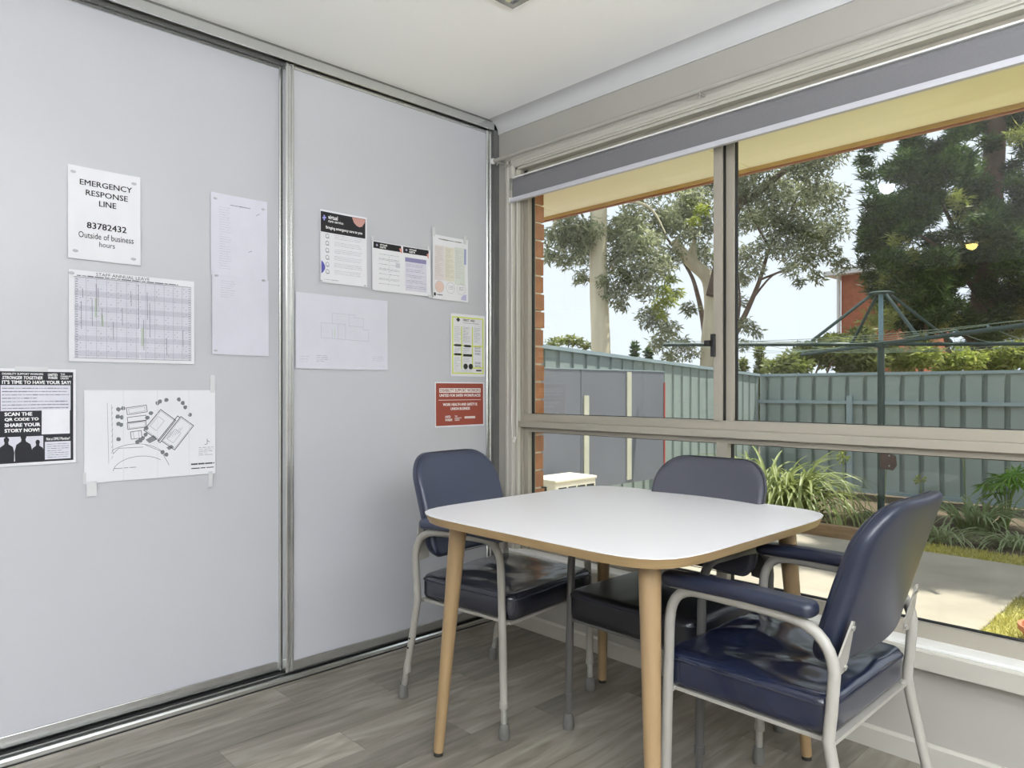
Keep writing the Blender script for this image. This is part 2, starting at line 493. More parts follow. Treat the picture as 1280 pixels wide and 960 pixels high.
# corner post between wardrobe and window wall, wardrobe back wall beyond the doors
t = MB().box(-0.12, 0.0, -0.032, 0.0, 0.0, RZ).build('trim_2', M_dkalu)
tag(t, 'grey filler strip in the corner beside the wardrobe', kind='structure')

# ------------------------------------------------------------------ wardrobe tracks and doors
wardrobe = empty('wardrobe', (0, -1.6, 0)); tag(wardrobe, 'built-in wardrobe with wide white sliding doors in aluminium tracks', 'wardrobe')
def track_top():
    r = empty('top_track', (0, 1.6, 2.358)); r.parent = wardrobe; tag(r, 'aluminium top track along the ceiling')
    m = MB().box(-0.006, 0.0, -3.6, -0.0, 0, 0.042).box(-0.11, -0.006, -3.6, -0.0, 0.03, 0.042).build('fascia', M_chrome, r, bevel=0.001)
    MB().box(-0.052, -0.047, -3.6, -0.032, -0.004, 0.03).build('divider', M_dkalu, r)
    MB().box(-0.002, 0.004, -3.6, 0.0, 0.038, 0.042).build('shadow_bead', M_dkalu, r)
    return r
track_top()
def track_bottom():
    r = empty('floor_track', (0, 1.6, 0)); r.parent = wardrobe; tag(r, 'ribbed aluminium floor track')
    prof = [(-0.1, 0.0), (0.0, 0.0), (0.0, 0.016), (-0.004, 0.022), (-0.009, 0.022), (-0.011, 0.011), (-0.038, 0.011), (-0.04, 0.022), (-0.046, 0.022),
            (-0.048, 0.012), (-0.078, 0.012), (-0.08, 0.02), (-0.1, 0.02)]
    MB().prism(prof, 1, -3.6, -0.032).build('channel', M_chrome, r)
    MB().box(-0.096, -0.050, -3.6, -0.033, 0.012, 0.026).box(-0.045, -0.012, -3.6, -0.033, 0.011, 0.019).build('gap_shade', M_black, r)  # black strips stand in for the shade in the gap under the doors
    MB().box(0.0, 0.003, -3.6, -0.0, 0.0, 0.004).build('shadow_gap', M_black, r)
    return r
track_bottom()

def slide_door(name, x, y0, y1, label, z0=0.032, z1=2.356):
    """x = front face of the panel; stiles and rails stand a little proud"""
    r = empty(name, (x, (y0 + y1) / 2 + 1.6, z0)); r.parent = wardrobe; tag(r, label)
    h = z1 - z0; w = (y1 - y0) / 2
    MB().box(-0.012, 0.0, -w + 0.02, w - 0.02, 0.02, h - 0.012).build('panel', M_door, r)
    for s in (-1, 1):
        yy = s * (w - 0.016)
        prof = []
        a, bq = yy - 0.016, yy + 0.016
        prof = [(-0.022, a), (0.006, a), (0.010, a + 0.004), (0.010, a + 0.009), (0.006, a + 0.013), (0.006, bq - 0.012), (0.012, bq - 0.008), (0.012, bq - 0.003), (0.008, bq), (-0.022, bq)]
        MB().prism(prof, 2, 0.0, h).build('stile', M_chrome, r)
    MB().box(-0.018, 0.006, -w + 0.032, w - 0.032, 0.0, 0.036).build('bottom_rail', M_dkalu if False else M_chrome, r, bevel=0.002)
    MB().box(-0.018, 0.005, -w + 0.032, w - 0.032, h - 0.014, h).build('top_rail', M_chrome, r, bevel=0.001)
    return r
XR, XL = -0.024, -0.064
slide_door('sliding_door', XR, -1.090, -0.034, 'white sliding wardrobe door nearest the window, with chrome edge stiles')
slide_door('sliding_door', XL, -2.16, -1.065, 'wide white sliding wardrobe door left of the chrome stile, holding the emergency notice')
slide_door('sliding_door', XR, -3.2, -2.135, 'white sliding wardrobe door farthest from the window')
tag(MB().box(-0.12, 0.0, RY, -3.2, 0.0, RZ).build('wall_closet_end', M_wall), kind='structure')

# ------------------------------------------------------------------ window
win = empty('window_1', (0, 0.03, 0.345)); tag(win, 'long cream aluminium sliding window with fixed panes below', kind='structure')
def wb(name, m, x0, x1, y0, y1, z0, z1, parent=win, bevel=0.0015):
    return MB().box(x0, x1, y0 - 0.03, y1 - 0.03, z0 - 0.345, z1 - 0.345).build(name, m, parent, bevel=bevel)
FY0, FY1 = 0.035, 0.085      # frame depth
FX0, FX1 = 0.128, 2.34
# timber reveal lining + architrave (mouldings)
lin = MB()
lin.box(0.100, FX0, 0.0, FY1, 0.345, WZ1).box(FX1, FX1 + 0.03, 0, FY1, 0.345, WZ1).box(0.100, FX1 + 0.03, 0, FY1, WZ1 - 0.012, WZ1 + 0.01)
tag(lin.build('trim_3', M_trim), 'cream reveal lining of the window', kind='structure')
ar = MB()
def archi(mb, vertical, a, b_, pos, s):
    # profile across the width (0..0.055), proud of the wall
    pr = [(0, 0), (0, -0.012), (0.006, -0.016), (0.018, -0.016), (0.021, -0.013), (0.034, -0.013), (0.037, -0.016), (0.047, -0.016), (0.05, -0.010), (0.055, -0.008), (0.055, 0)]
    if vertical: mb.prism([(pos + s * p[0], p[1]) for p in pr], 2, a, b_)
    else: mb.prism([(p[1], pos + s * p[0]) for p in pr], 0, a, b_)
archi(ar, True, 0.292, 2.20, 0.058, 1)
archi(ar, True, 0.292, 2.20, 2.415, -1)
archi(ar, False, 0.058, 2.415, 2.215, -1)
tag(ar.build('trim_4', M_trim), 'moulded cream architrave around the window', kind='structure')
sill = MB().box(0.062, 2.41, -0.030, FY1, 0.334, 0.358).build('trim_5', mat('white_sill_gloss', (246, 246, 244), 0.3, var=0.01), bevel=0.002)
tag(sill, 'glossy white window sill board', kind='structure')
nose = MB().prism([(-0.0325, 0.292), (-0.044, 0.292), (-0.046, 0.344), (-0.042, 0.350), (-0.0325, 0.350)], 0, 0.058, 2.415).build('trim_6', M_trim)
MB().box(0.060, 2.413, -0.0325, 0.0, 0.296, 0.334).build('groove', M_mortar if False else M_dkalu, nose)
tag(nose, 'cream moulding under the window sill', kind='structure')
# outer frame
wb('frame_jamb', M_frame, FX0, FX0 + 0.036, FY0, FY1, 0.345, WZ1 - 0.012)
wb('frame_jamb', M_frame, FX1 - 0.036, FX1, FY0, FY1, 0.345, WZ1 - 0.012)
wb('frame_head', M_frame, FX0, FX1, FY0, FY1, WZ1 - 0.06, WZ1 - 0.012)
wb('frame_sill', M_frame, FX0, FX1, FY0 + 0.008, FY1, 0.350, 0.404)
wb('frame_lip', M_frame, FX0 - 0.004, FX0 + 0.01, FY0 - 0.016, FY0, 0.345, WZ1 - 0.012)
# transom: two stacked rails, the upper one proud
tz0, tz1 = 0.918, 0.990
wb('transom', M_frame, FX0 - 0.008, FX1, FY0 - 0.030, FY1, 0.934, 0.962)
wb('transom_sash_rail', M_frame, FX0, FX1, FY0 - 0.012, FY1 - 0.005, 0.962, 0.996)
wb('transom_lower_rail', M_frame, FX0 + 0.03, FX1 - 0.03, FY0 - 0.004, FY1, 0.912, 0.934)
wb('transom_end_cap', M_black, FX0 - 0.012, FX0 - 0.006, FY0 - 0.030, FY0 + 0.01, 0.938, 0.962)
# mullions above and below the transom
MX = 1.152
wb('mullion', M_frame, MX - 0.006, MX + 0.028, FY0 - 0.012, FY1 - 0.02, 0.99, WZ1 - 0.05)
wb('mullion_sash_stile', M_frame, MX + 0.030, MX + 0.062, FY0 + 0.014, FY1, 0.99, WZ1 - 0.05)
wb('mullion_shadow_gap', M_black, MX + 0.027, MX + 0.031, FY0 + 0.0, FY1, 0.99, WZ1 - 0.05, bevel=0)
wb('lower_mullion', M_frame, MX + 0.002, MX + 0.046, FY0 - 0.006, FY1, 0.40, 0.915)
# black glazing gaskets round each pane, and the panes
GY = 0.066
def pane(x0, x1, z0, z1):
    g = 0.006
    gk = MB()
    for (a, b_, c_, d_) in ((x0, x0 + g, z0, z1), (x1 - g, x1, z0, z1), (x0, x1, z0, z0 + g), (x0, x1, z1 - g, z1)):
        gk.box(a, b_, GY - 0.006 - 0.03, GY + 0.010 - 0.03, c_ - 0.345, d_ - 0.345)
    gk.build('gasket', M_black, win)
    MB().box(x0, x1, GY - 0.002 - 0.03, GY + 0.003 - 0.03, z0 - 0.345, z1 - 0.345).build('pane', M_glass, win)
pane(FX0 + 0.034, MX - 0.004, 0.992, WZ1 - 0.058)
pane(MX + 0.060, FX1 - 0.034, 0.992, WZ1 - 0.058)
pane(FX0 + 0.034, MX + 0.004, 0.402, 0.914)
pane(MX + 0.044, FX1 - 0.034, 0.402, 0.914)
# sash latch
la = wb('latch', M_bronze, MX - 0.012, MX + 0.004, FY0 - 0.024, FY0 - 0.010, 1.232, 1.316)
MB().box(MX - 0.026, MX - 0.004, FY0 - 0.046 - 0.03, FY0 - 0.022 - 0.03, 1.272 - 0.345, 1.292 - 0.345).build('latch_lever', M_black, la, bevel=0.003)

# ------------------------------------------------------------------ roller blind, rod
bl = empty('roller_blind', (1.23, -0.03, 2.10)); tag(bl, 'grey roller blind rolled up above the window, with pale bottom rail', 'blind')
B0, B1 = 0.121 - 1.23, 2.40 - 1.23
MB().tube([(B0 + 0.004, 0.026, -0.018), (B1, 0.026, -0.018)], 0.019, 16).build('roller', M_plastic, bl, smooth=True)
fab = MB()
prof = [(0.012, -0.001), (0.002, -0.006), (-0.002, -0.020), (-0.002, -0.098), (0.0, -0.098), (0.001, -0.020), (0.004, -0.008), (0.012, -0.004)]
fab.prism(prof, 0, B0 + 0.006, B1)
fab.build('fabric', M_blind, bl)
rb = MB().prism([(-0.010, -0.112), (-0.012, -0.102), (-0.008, -0.092), (0.006, -0.092), (0.010, -0.102), (0.008, -0.112)], 0, B0 - 0.004, B1).build('bottom_rail', M_rail, bl, smooth=True)
MB().box(B0 - 0.008, B0 - 0.003, -0.012, 0.010, -0.114, -0.090).build('end_cap', M_plastic, rb)
MB().box(B0 - 0.014, B0 - 0.010, -0.006, 0.03, -0.05, 0.006).build('bracket', M_galv, bl, bevel=0.002)
MB().tube([(B0 - 0.010, 0.026, -0.018), (B0 + 0.006, 0.026, -0.018)], 0.014, 14).build('chain_wheel', M_plastic, bl, smooth=True)
MB().box(B0 + 0.006, B1, -0.002, 0.03, 0.000, 0.006).build('head_strip', M_plastic, bl)
# bead chain loop at the left end
zt, zb = -0.02, -1.20
ch = MB()
loop = [(B0 - 0.006, 0.004, zt)] + [(B0 - 0.006 - 0.002 * math.sin(k), 0.004, zt + (zb - zt) * k / 14) for k in range(1, 14)] + \
       [(B0 - 0.002, 0.004, zb - 0.01), (B0 + 0.014, 0.004, zb - 0.024), (B0 + 0.028, 0.004, zb - 0.01)] + \
       [(B0 + 0.03, 0.006, zb + (zt - zb) * k / 14) for k in range(1, 14)]
ch.tube(loop, 0.0013, 6)
co = ch.build('chain', M_plastic, bl)
MB().tube([(B0 + 0.008, 0.004, zb - 0.035), (B0 + 0.018, 0.004, zb - 0.014)], 0.006, 10).build('chain_clip', M_plastic, co)

rod = empty('curtain_rod', (0, -0.045, 2.205)); tag(rod, 'thin cream curtain rod mounted above the window', 'curtain rod')
MB().tube([(0.004, 0, 0), (2.9, 0, 0)], 0.009, 12).build('rod', M_wall, rod, smooth=True)
MB().lathe([(0.0, 0), (0.013, 0), (0.015, 0.006), (0.012, 0.014), (0.0, 0.016)], 14, rot('Y', 90)).build('end_cap', M_plastic, rod, smooth=True)
for bx in (0.035, 1.13, 2.5):
    br = MB().box(bx - 0.006, bx + 0.006, 0.0, 0.045, -0.016, -0.008).box(bx - 0.009, bx + 0.009, 0.041, 0.045, -0.032, 0.012).build('bracket', M_galv, rod, bevel=0.001)
    MB().tube([(bx, 0.0, -0.026), (bx, 0.0, -0.006)], 0.004, 8).build('screw', M_galv, br)

# ------------------------------------------------------------------ ceiling fittings
v = empty('ceiling_vent', (0.813, -0.689, 2.4)); tag(v, 'silver framed square ceiling vent near the picture top', 'vent')
MB().box(0, 0.36, -0.36, -0.34, -0.012, 0).box(0, 0.36, -0.02, 0, -0.012, 0).box(0, 0.02, -0.34, -0.02, -0.012, 0).box(0.34, 0.36, -0.34, -0.02, -0.012, 0).build('frame', M_chrome, v)
for k in range(9):
    MB().box(0.02, 0.34, -0.05 - k * 0.033, -0.03 - k * 0.033, -0.006, -0.003, None).build('slat', M_chrome, v)
MB().box(0.02, 0.34, -0.34, -0.02, -0.002, 0.0).build('backing', M_dkalu, v)

for i, p in enumerate(FILL_UPLIGHTS):  # bodies of the added uplighters, unseen fill for the ceiling
    r = empty('added_floor_lamp', (p[0], p[1], 0))
    tag(r, ('added white uplighter floor lamp near the right wall', 'added white uplighter floor lamp in the right half of the room', 'added white uplighter floor lamp near the back wall')[i], 'floor lamp', 'added uplighter floor lamps')
    MB().lathe([(0, 0), (0.14, 0), (0.14, 0.015), (0.03, 0.03), (0.0, 0.03)], 24).build('base', M_plastic, r, smooth=True)
    MB().tube([(0, 0, 0.02), (0, 0, 1.2)], 0.014, 12).build('pole', M_chrome, r, smooth=True)
    MB().lathe([(0.0, 1.18), (0.05, 1.19), (0.13, 1.25), (0.18, 1.35), (0.185, 1.35), (0.18, 1.34), (0.12, 1.245), (0.0, 1.20)], 28).build('bowl', M_plastic, r, smooth=True)
M_panel = emit_mat('fill_panel_glow', (250, 250, 255), 5.0)  # glowing face of the added fill panels
for i, p in enumerate(FILL_PANELS):  # bodies of the added ceiling panels, unseen fill for the room
    r = empty('added_ceiling_light', (p[0], p[1], 2.4))
    tag(r, ('added square ceiling panel light behind the viewer', 'added square ceiling panel light in the right half of the room',
            'added square ceiling panel light by the back wall', 'added square ceiling panel light above the right end of the window')[i], 'ceiling light', 'added ceiling panel lights')
    MB().box(-0.31, 0.31, -0.31, 0.31, -0.02, 0).build('frame', M_plastic, r)
    MB().box(-0.29, 0.29, -0.29, 0.29, -0.022, -0.020).build('diffuser', M_panel, r)
for i, (dx, dy, colr) in enumerate(((0.93, -2.33, (250, 248, 255)), (0.80, -4.80, (255, 226, 130)))):
    r = empty('downlight', (dx, dy, 2.4))
    tag(r, ('small white domed downlight on the ceiling above the wardrobe side', 'small warm yellow domed downlight at the far back of the room')[i], 'downlight')
    MB().lathe([(0.0, 0), (0.058, 0), (0.058, -0.006), (0.048, -0.010), (0.0, -0.010)], 24).build('collar', M_plastic, r, smooth=True)
    MB().lathe([(0.046 * math.cos(a), -0.010 - 0.05 * math.sin(a)) for a in [math.pi / 2 * k / 8 for k in range(8)]] + [(0.002, -0.06)], 24).build('dome', emit_mat('lamp_dome_%d' % i, colr, 22.0), r, smooth=True)

# ================================================================== TABLE
def make_table(cx, cy):
    r = empty('table', (cx, cy, 0)); tag(r, 'white square table with rounded corners and tapered wooden legs', 'table')
    # bowed-square outline
    out = []
    N = 96
    for k in range(N):
        a = 2 * math.pi * k / N
        c, s = math.cos(a), math.sin(a)
        q = 7.0
        rr = (abs(c) ** q + abs(s) ** q) ** (-1 / q)
        out.append((0.465 * rr * c, 0.465 * rr * s))
    def slab(z0, z1, ins):
        m = MB(); n = len(out)
        P0 = [(x * (1 - ins), y * (1 - ins), z0) for x, y in out]; P1 = [(x, y, z1) for x, y in out]
        m.add(P0 + P1, [tuple(range(n))[::-1], tuple(range(n, 2 * n))] + [(i, (i + 1) % n, n + (i + 1) % n, n + i) for i in range(n)])
        return m
    top = slab(0.714, 0.7375, 0.02).build('tabletop', M_ply, r, smooth=True)
    tag(top, 'pale plywood edged table top')
    lam = slab(0.7375, 0.740, 0.0).build('laminate_surface', M_lam, top, smooth=True)
    tag(lam, 'smooth white laminate surface')
    for sx in (-1, 1):
        for sy in (-1, 1):
            p0 = Vector((sx * 0.392, sy * 0.392, 0.012)); p1 = Vector((sx * 0.348, sy * 0.348, 0.714))
            lg = MB().tube([p0, p0.lerp(p1, 0.5), p1], [0.0155, 0.021, 0.027], 20).build('leg', M_leg, r, smooth=True)
            MB().tube([(p0.x, p0.y, 0.0), (p0.x, p0.y, 0.014)], 0.014, 14).build('glide', M_rubberD, lg, smooth=True)
    return r
make_table(1.215, -0.62)

# ================================================================== CHAIRS
def make_chair(label, loc, rz, vinyl, tube_m, rubber, seed, wrinkle=1.0, pad_h=0.088, backh=0.36, sleeve=None, seat_m=None):
    r = empty('armchair', (loc[0], loc[1], 0), math.radians(rz)); tag(r, label, 'chair', 'armchairs around the table')
    g = random.Random(seed)
    sleeve = sleeve or tube_m
    W = 0.243
    for s in (-1, 1):
        y = s * W
        path = [(0.212, y, 0.115), (0.208, y, 0.30), (0.200, y, 0.535)]
        path += bez((0.200, y, 0.535), (0.197, y, 0.622), (0.120, y, 0.622), 7)[1:]
        path += [(-0.03, y, 0.620), (-0.11, y, 0.614)]
        path += bez((-0.11, y, 0.614), (-0.192, y, 0.606), (-0.203, y, 0.520), 7)[1:]
        path += [(-0.196, y, 0.43), (-0.190, y, 0.375), (-0.200, y, 0.32), (-0.245, y, 0.115)]
        fr = MB().tube(path, 0.0128, 12).build('side_frame', tube_m, r, smooth=True)
        for k, (zz, xx) in enumerate(((0.225, -0.2209), (0.19, -0.2285))):
            MB().tube([(xx, y + s * 0.0105, zz), (xx, y + s * 0.0135, zz)], 0.0042, 8).build('height_hole', M_rubberD, fr)
        for (x0, x1) in ((0.212, 0.214), (-0.245, -0.268)):
            lg = MB().tube([(x0, y, 0.14), (x0 + (x1 - x0) * 0.5, y, 0.07), (x1, y, 0.03)], 0.0102, 12).build('leg_extension', M_galv if tube_m is M_tubeL else M_tubeD, r, smooth=True)
            MB().tube([(x0, y, 0.118), (x0 + (x1 - x0) * 0.12, y, 0.098)], 0.0145, 12).build('collar', sleeve, lg, smooth=True)
            M4 = tr(x1, y, 0)
            MB().lathe([(0.0, 0.0), (0.0165, 0.0), (0.0185, 0.008), (0.0175, 0.03), (0.0145, 0.046), (0.011, 0.05)], 16, M4).build('rubber_foot', rubber, lg, smooth=True)
        # padded arm rest
        ol = rounded_outline(0.385, 0.060, 0.022, 0.026, 0.026, 0.022, 5)
        am = MB()
        pad(am, ol, 0.034, 0.014, lambda u, v, w, y=y: (0.026 + u, y - 0.030 + v, 0.642 + w + 0.004 * math.cos(u * 9)), rings=(0.6,), seg=4)
        ap = am.build('arm_pad', vinyl, r, smooth=True)
        MB().box(-0.10, 0.19, y - 0.016, y + 0.016, 0.623, 0.629).build('mounting_strip', tube_m, ap)
        # bracket that carries the back
        pl = MB()
        prof = [(0.0, 0.0), (0.052, 0.006), (0.058, 0.03), (0.040, 0.125), (0.028, 0.128), (0.0, 0.05)]
        MM = tr(-0.1965, s * 0.236, 0.500) @ rot('Y', -13)
        pl.prism([(-s * p[0], p[1]) for p in prof], 0, -0.002, 0.002, MM)
        pb = pl.build('back_bracket', tube_m, r)
        for (bu, bv) in ((0.046, 0.018), (0.035, 0.112)):
            c = MM @ Vector((-0.002, -s * bu, bv)); d = MM @ Vector((-0.006, -s * bu, bv))
            MB().tube([c, d], 0.006, 10).build('bolt', M_galv, pb, smooth=True)
    # seat support frame
    sf = MB()
    sf.box(0.19, 0.222, -0.222, 0.222, 0.358, 0.367).box(-0.196, -0.165, -0.222, 0.222, 0.358, 0.367)
    for q in (-1, 1):
        sf.box(-0.165, 0.19, min(q * 0.222, q * 0.19), max(q * 0.222, q * 0.19), 0.358, 0.367)
        sf.tube([(0.204, q * W, 0.362), (0.204, q * 0.20, 0.362)], 0.008, 8); sf.tube([(-0.188, q * W, 0.362), (-0.188, q * 0.20, 0.362)], 0.008, 8)
    sf.build('seat_frame', tube_m, r)
    MB().box(-0.17, 0.19, -0.19, 0.19, 0.360, 0.368).build('seat_board', M_tubeL, r)
    # seat cushion
    ol = rounded_outline(0.43, 0.462, 0.035, 0.035, 0.035, 0.035, 5)
    def seat_fn(u, v, w):
        x = 0.022 + u; y = v - 0.231
        z = 0.368 + pad_h / 2 + w
        if w > 0:
            rx, ry = x / 0.215, y / 0.231
            e = max(0.0, 1 - rx * rx) * max(0.0, 1 - ry * ry)
            z += 0.008 * e * (1 if wrinkle < 0.5 else 1)
            z -= 0.014 * wrinkle * math.exp(-((x - 0.02) ** 2 + y * y * 0.8) / 0.016) * (w / (pad_h / 2))
            nv = noise.noise(Vector((x * 6 + seed, y * 11, seed * 1.7)))
            z += 0.015 * wrinkle * nv * min(1, e * 2.2)
            nv2 = noise.noise(Vector((x * 26 + seed, y * 40, 3.1)))
            z += 0.0035 * wrinkle * nv2 * (1 if x > 0.08 else 0.3)
        else:
            z += 0.004 * (1 if abs(w) > pad_h / 2 - 0.002 else 0)
        return (x, y, z)
    sm = MB()
    pad(sm, ol, pad_h, 0.022, seat_fn, rings=(0.97, 0.93, 0.88, 0.82, 0.76, 0.7, 0.63, 0.56, 0.49, 0.42, 0.35, 0.28, 0.2, 0.12), seg=5)
    seat = sm.build('seat', seat_m or vinyl, r, smooth=True)
    edge = [(0.022 + p[0] * 1.002, (p[1] - 0.231) * 1.002, 0.368 + pad_h - 0.018) for p in ol]
    MB().tube(edge, 0.0022, 6, closed=True).build('piping', M_seam, seat, smooth=True)
    # back cushion: leans back, bowed across its width
    bw = 0.428
    ol = rounded_outline(bw, backh, 0.05, 0.05, 0.105, 0.105, 9)
    def back_fn(u, v, w):
        th = w * (1 - 0.35 * max(0, v / backh - 0.55))
        lean = -0.163 - 0.095 * (v / 0.36) - 0.02 * (v / 0.36) ** 2
        bow = -0.030 * (1 - (u / (bw / 2)) ** 2)
        return (lean + bow + 0.012 + th, u, 0.512 + v - 0.1 * th)
    bm_ = MB(); pad(bm_, ol, 0.056, 0.02, back_fn, rings=(0.92, 0.8, 0.65, 0.5, 0.35, 0.18), seg=5)
    bk = bm_.build('backrest', vinyl, r, smooth=True)
    seam = [Vector(back_fn(p[0], p[1], 0.0)) for p in ol]
    c0 = Vector(back_fn(0, backh / 2, 0))
    for off, rr in ((0.008, 0.0014),):
        pts = []
        for p in ol:
            q = Vector(back_fn(p[0], p[1], off)); q2 = Vector((0, q.y - c0.y, q.z - c0.z)).normalized()
            pts.append(q + q2 * 0.0006)
        MB().tube(pts, rr, 6, closed=True).build('piping', M_seam, bk, smooth=True)
    return r

make_chair('navy vinyl armchair with creased seat between wardrobe doors and table', (0.65, -0.58), 6, M_navy, M_tubeL, M_rubber, 3, 0.75, seat_m=M_inkv)
make_chair('slate grey armchair with dark legs, its back against the window', (1.225, -0.385), -90, M_slate, M_tubeD, M_rubber, 5, 0.15, pad_h=0.095, seat_m=M_blackv)
make_chair('glossy navy armchair seen from behind at the right of the table', (1.732, -0.595), 180, M_navyB, M_tubeL, M_rubber, 9, 1.15, seat_m=M_navy2)

# ================================================================== NOTICES ON THE WARDROBE DOORS
INK = {}
def ink(rgb):
    k = 'ink_%d_%d_%d' % rgb
    return mat(k, rgb, 0.8, var=0.03, scale=30)

class Sheet:
    """a sheet of paper on a door: u runs right (+y), v runs up (+z), in 0..1 from the lower left corner"""
    def __init__(s, name, label, cat, face, y, z, w, h, paper=M_paper, curl=0.004, tilt=0.0, seed=0):
        s.w, s.h, s.face, s.curl, s.seed = w, h, face, curl, seed
        s.root = empty(name, (face, y, z)); s.root.rotation_euler = (math.radians(tilt), 0, 0)
        tag(s.root, label, cat)
        n = 14
        m = MB(); vs = []; fs = []
        for lay in (0, 1):
            for j in range(n + 1):
                for i in range(n + 1):
                    u, v = i / n, j / n
                    vs.append((s.off(u, v) - lay * 0.0006, u * w, v * h))
        q = (n + 1) ** 2
        for j in range(n):
            for i in range(n):
                a = j * (n + 1) + i
                fs.append((a, a + 1, a + n + 2, a + n + 1)); fs.append((q + a, q + a + n + 1, q + a + n + 2, q + a + 1))
        for i in range(n):
            a = i; fs.append((a + 1, a, q + a, q + a + 1))
            a = n * (n + 1) + i; fs.append((a, a + 1, q + a + 1, q + a))
            a = i * (n + 1); fs.append((a, a + n + 1, q + a + n + 1, q + a))
            a = i * (n + 1) + n; fs.append((a + n + 1, a, q + a, q + a + n + 1))
        m.add(vs, fs); m.build('paper', paper, s.root, smooth=True)
    def off(s, u, v):
        c = s.curl
        return 0.0014 + c * (abs(2 * u - 1) ** 3) * 0.6 + c * 0.5 * (0.5 + 0.5 * noise.noise(Vector((u * 2 + s.seed, v * 3, s.seed * 2.3)))) + c * 0.4 * (1 - v) ** 2
    def P(s, u, v, lift): return (s.off(min(1, max(0, u)), min(1, max(0, v))) + lift, u * s.w, v * s.h)
    def _grid(s, m, u0, u1, v0, v1, lift, n=None):
        nu = max(1, int(abs(u1 - u0) * 14)); nv = max(1, int(abs(v1 - v0) * 14))
        vs = [s.P(u0 + (u1 - u0) * i / nu, v0 + (v1 - v0) * j / nv, lift) for j in range(nv + 1) for i in range(nu + 1)]
        fs = [(j * (nu + 1) + i, j * (nu + 1) + i + 1, (j + 1) * (nu + 1) + i + 1, (j + 1) * (nu + 1) + i) for j in range(nv) for i in range(nu)]
        m.add(vs, fs)
    def rects(s, name, rgb, rs, lift=0.0004):
        m = MB()
        for (u0, u1, v0, v1) in rs: s._grid(m, u0, u1, v0, v1, lift)
        me = bpy.data.meshes.new(name); me.from_pydata(m.v, [], m.f); me.update()
        return tag(link(name, me, ink(rgb), s.root), kind='stuff')
    def line(s, m, pts, wd, lift=0.0006, closed=False):
        k = len(pts)
        for i in range(k if closed else k - 1):
            a = Vector((pts[i][0] * s.w, pts[i][1] * s.h)); b = Vector((pts[(i + 1) % k][0] * s.w, pts[(i + 1) % k][1] * s.h))
            d = b - a
            if d.length < 1e-6: continue
            nn = Vector((-d.y, d.x)).normalized() * wd / 2; e = d.normalized() * wd * 0.3
            q = [a - e + nn, a - e - nn, b + e - nn, b + e + nn]
            m.add([s.P(p.x / s.w, p.y / s.h, lift) for p in q], [(0, 1, 2, 3)])
    def lines(s, name, rgb, segs, wd, lift=0.0006):
        m = MB()
        for sg in segs: s.line(m, sg, wd, lift)
        me = bpy.data.meshes.new(name); me.from_pydata(m.v, [], m.f); me.update()
        return tag(link(name, me, ink(rgb), s.root), kind='stuff')
    def poly(s, name, rgb, polys, lift=0.0005):
        m = MB()
        for p in polys: m.add([s.P(u, v, lift) for u, v in p], [tuple(range(len(p)))])
        me = bpy.data.meshes.new(name); me.from_pydata(m.v, [], m.f); me.update()
        return tag(link(name, me, ink(rgb), s.root), kind='stuff')
    def text(s, txt, rgb, u0, v0, u1, v1, bold=0.0, shear=0.0, lift=0.0007, name='lettering'):
        """fitted into the box"""
        cu = bpy.data.curves.new('txt', 'FONT'); cu.body = txt; cu.size = 1; cu.shear = shear; cu.resolution_u = 2
        to = bpy.data.objects.new('txt', cu); COL.objects.link(to)
        me = bpy.data.meshes.new_from_object(to)
        bpy.data.objects.remove(to); bpy.data.curves.remove(cu)
        n = len(me.vertices); co = np.empty(n * 3); me.vertices.foreach_get('co', co); co = co.reshape(-1, 3)
        F = [tuple(p.vertices) for p in me.polygons]; bpy.data.meshes.remove(me)
        mn, mx = co.min(0), co.max(0); vs = []; fs = []
        shifts = [(0, 0)] if bold <= 0 else [(-bold, -bold * 0.5), (bold, -bold * 0.5), (-bold, bold * 0.5), (bold, bold * 0.5), (0, 0)]     # heavier strokes
        for q, (bx, by) in enumerate(shifts):
            k = len(vs)
            for i in range(n):
                u = u0 + (co[i, 0] + bx - mn[0]) / (mx[0] - mn[0]) * (u1 - u0); v = v0 + (co[i, 1] + by - mn[1]) / (mx[1] - mn[1]) * (v1 - v0)
                vs.append(s.P(u, v, lift + q * 0.00001))
            fs += [tuple(i + k for i in f) for f in F]
        me = bpy.data.meshes.new(name); me.from_pydata(vs, [], fs); me.update()
        me.materials.clear(); me.name = name
        return tag(link(name, me, ink(rgb), s.root), kind='stuff')
    def scribble(s, name, rgb, u0, u1, v0, v1, rows, wd=0.0011, seed=1, fill=0.85, align='l'):
        """rows of tiny unreadable print: word-long dashes"""
        g = random.Random(seed); m = MB()
        for k in range(rows):
            v = v1 - (v1 - v0) * (k + 0.5) / rows
            end = u0 + (u1 - u0) * (fill + (1 - fill) * g.random()) if k % 4 != 3 else u0 + (u1 - u0) * g.uniform(0.35, 0.8)
            sh = (u1 - end) / 2 if align == 'c' else 0
            u = u0 + sh
            while u < end + sh:
                L = g.uniform(0.02, 0.075); L = min(L, max(0.004, end + sh - u))
                s.line(m, [(u, v), (u + L, v)], wd * g.uniform(0.7, 1.2)); u += L + 0.012
        me = bpy.data.meshes.new(name); me.from_pydata(m.v, [], m.f); me.update()
        return tag(link(name, me, ink(rgb), s.root), kind='stuff')
    def dabs(s, spots, r=0.007):
        for i, (u, v) in enumerate(spots):
            p = s.P(u, v, 0.0)
            m = MB().lathe([(0, 0), (r, 0), (r * 0.9, 0.0012), (0, 0.0016)], 10, tr(*p) @ rot('Y', 90) @ Matrix.Diagonal((0.7, 1.25, 1, 1)))
            m.build('putty_dab', M_putty, s.root, smooth=True)
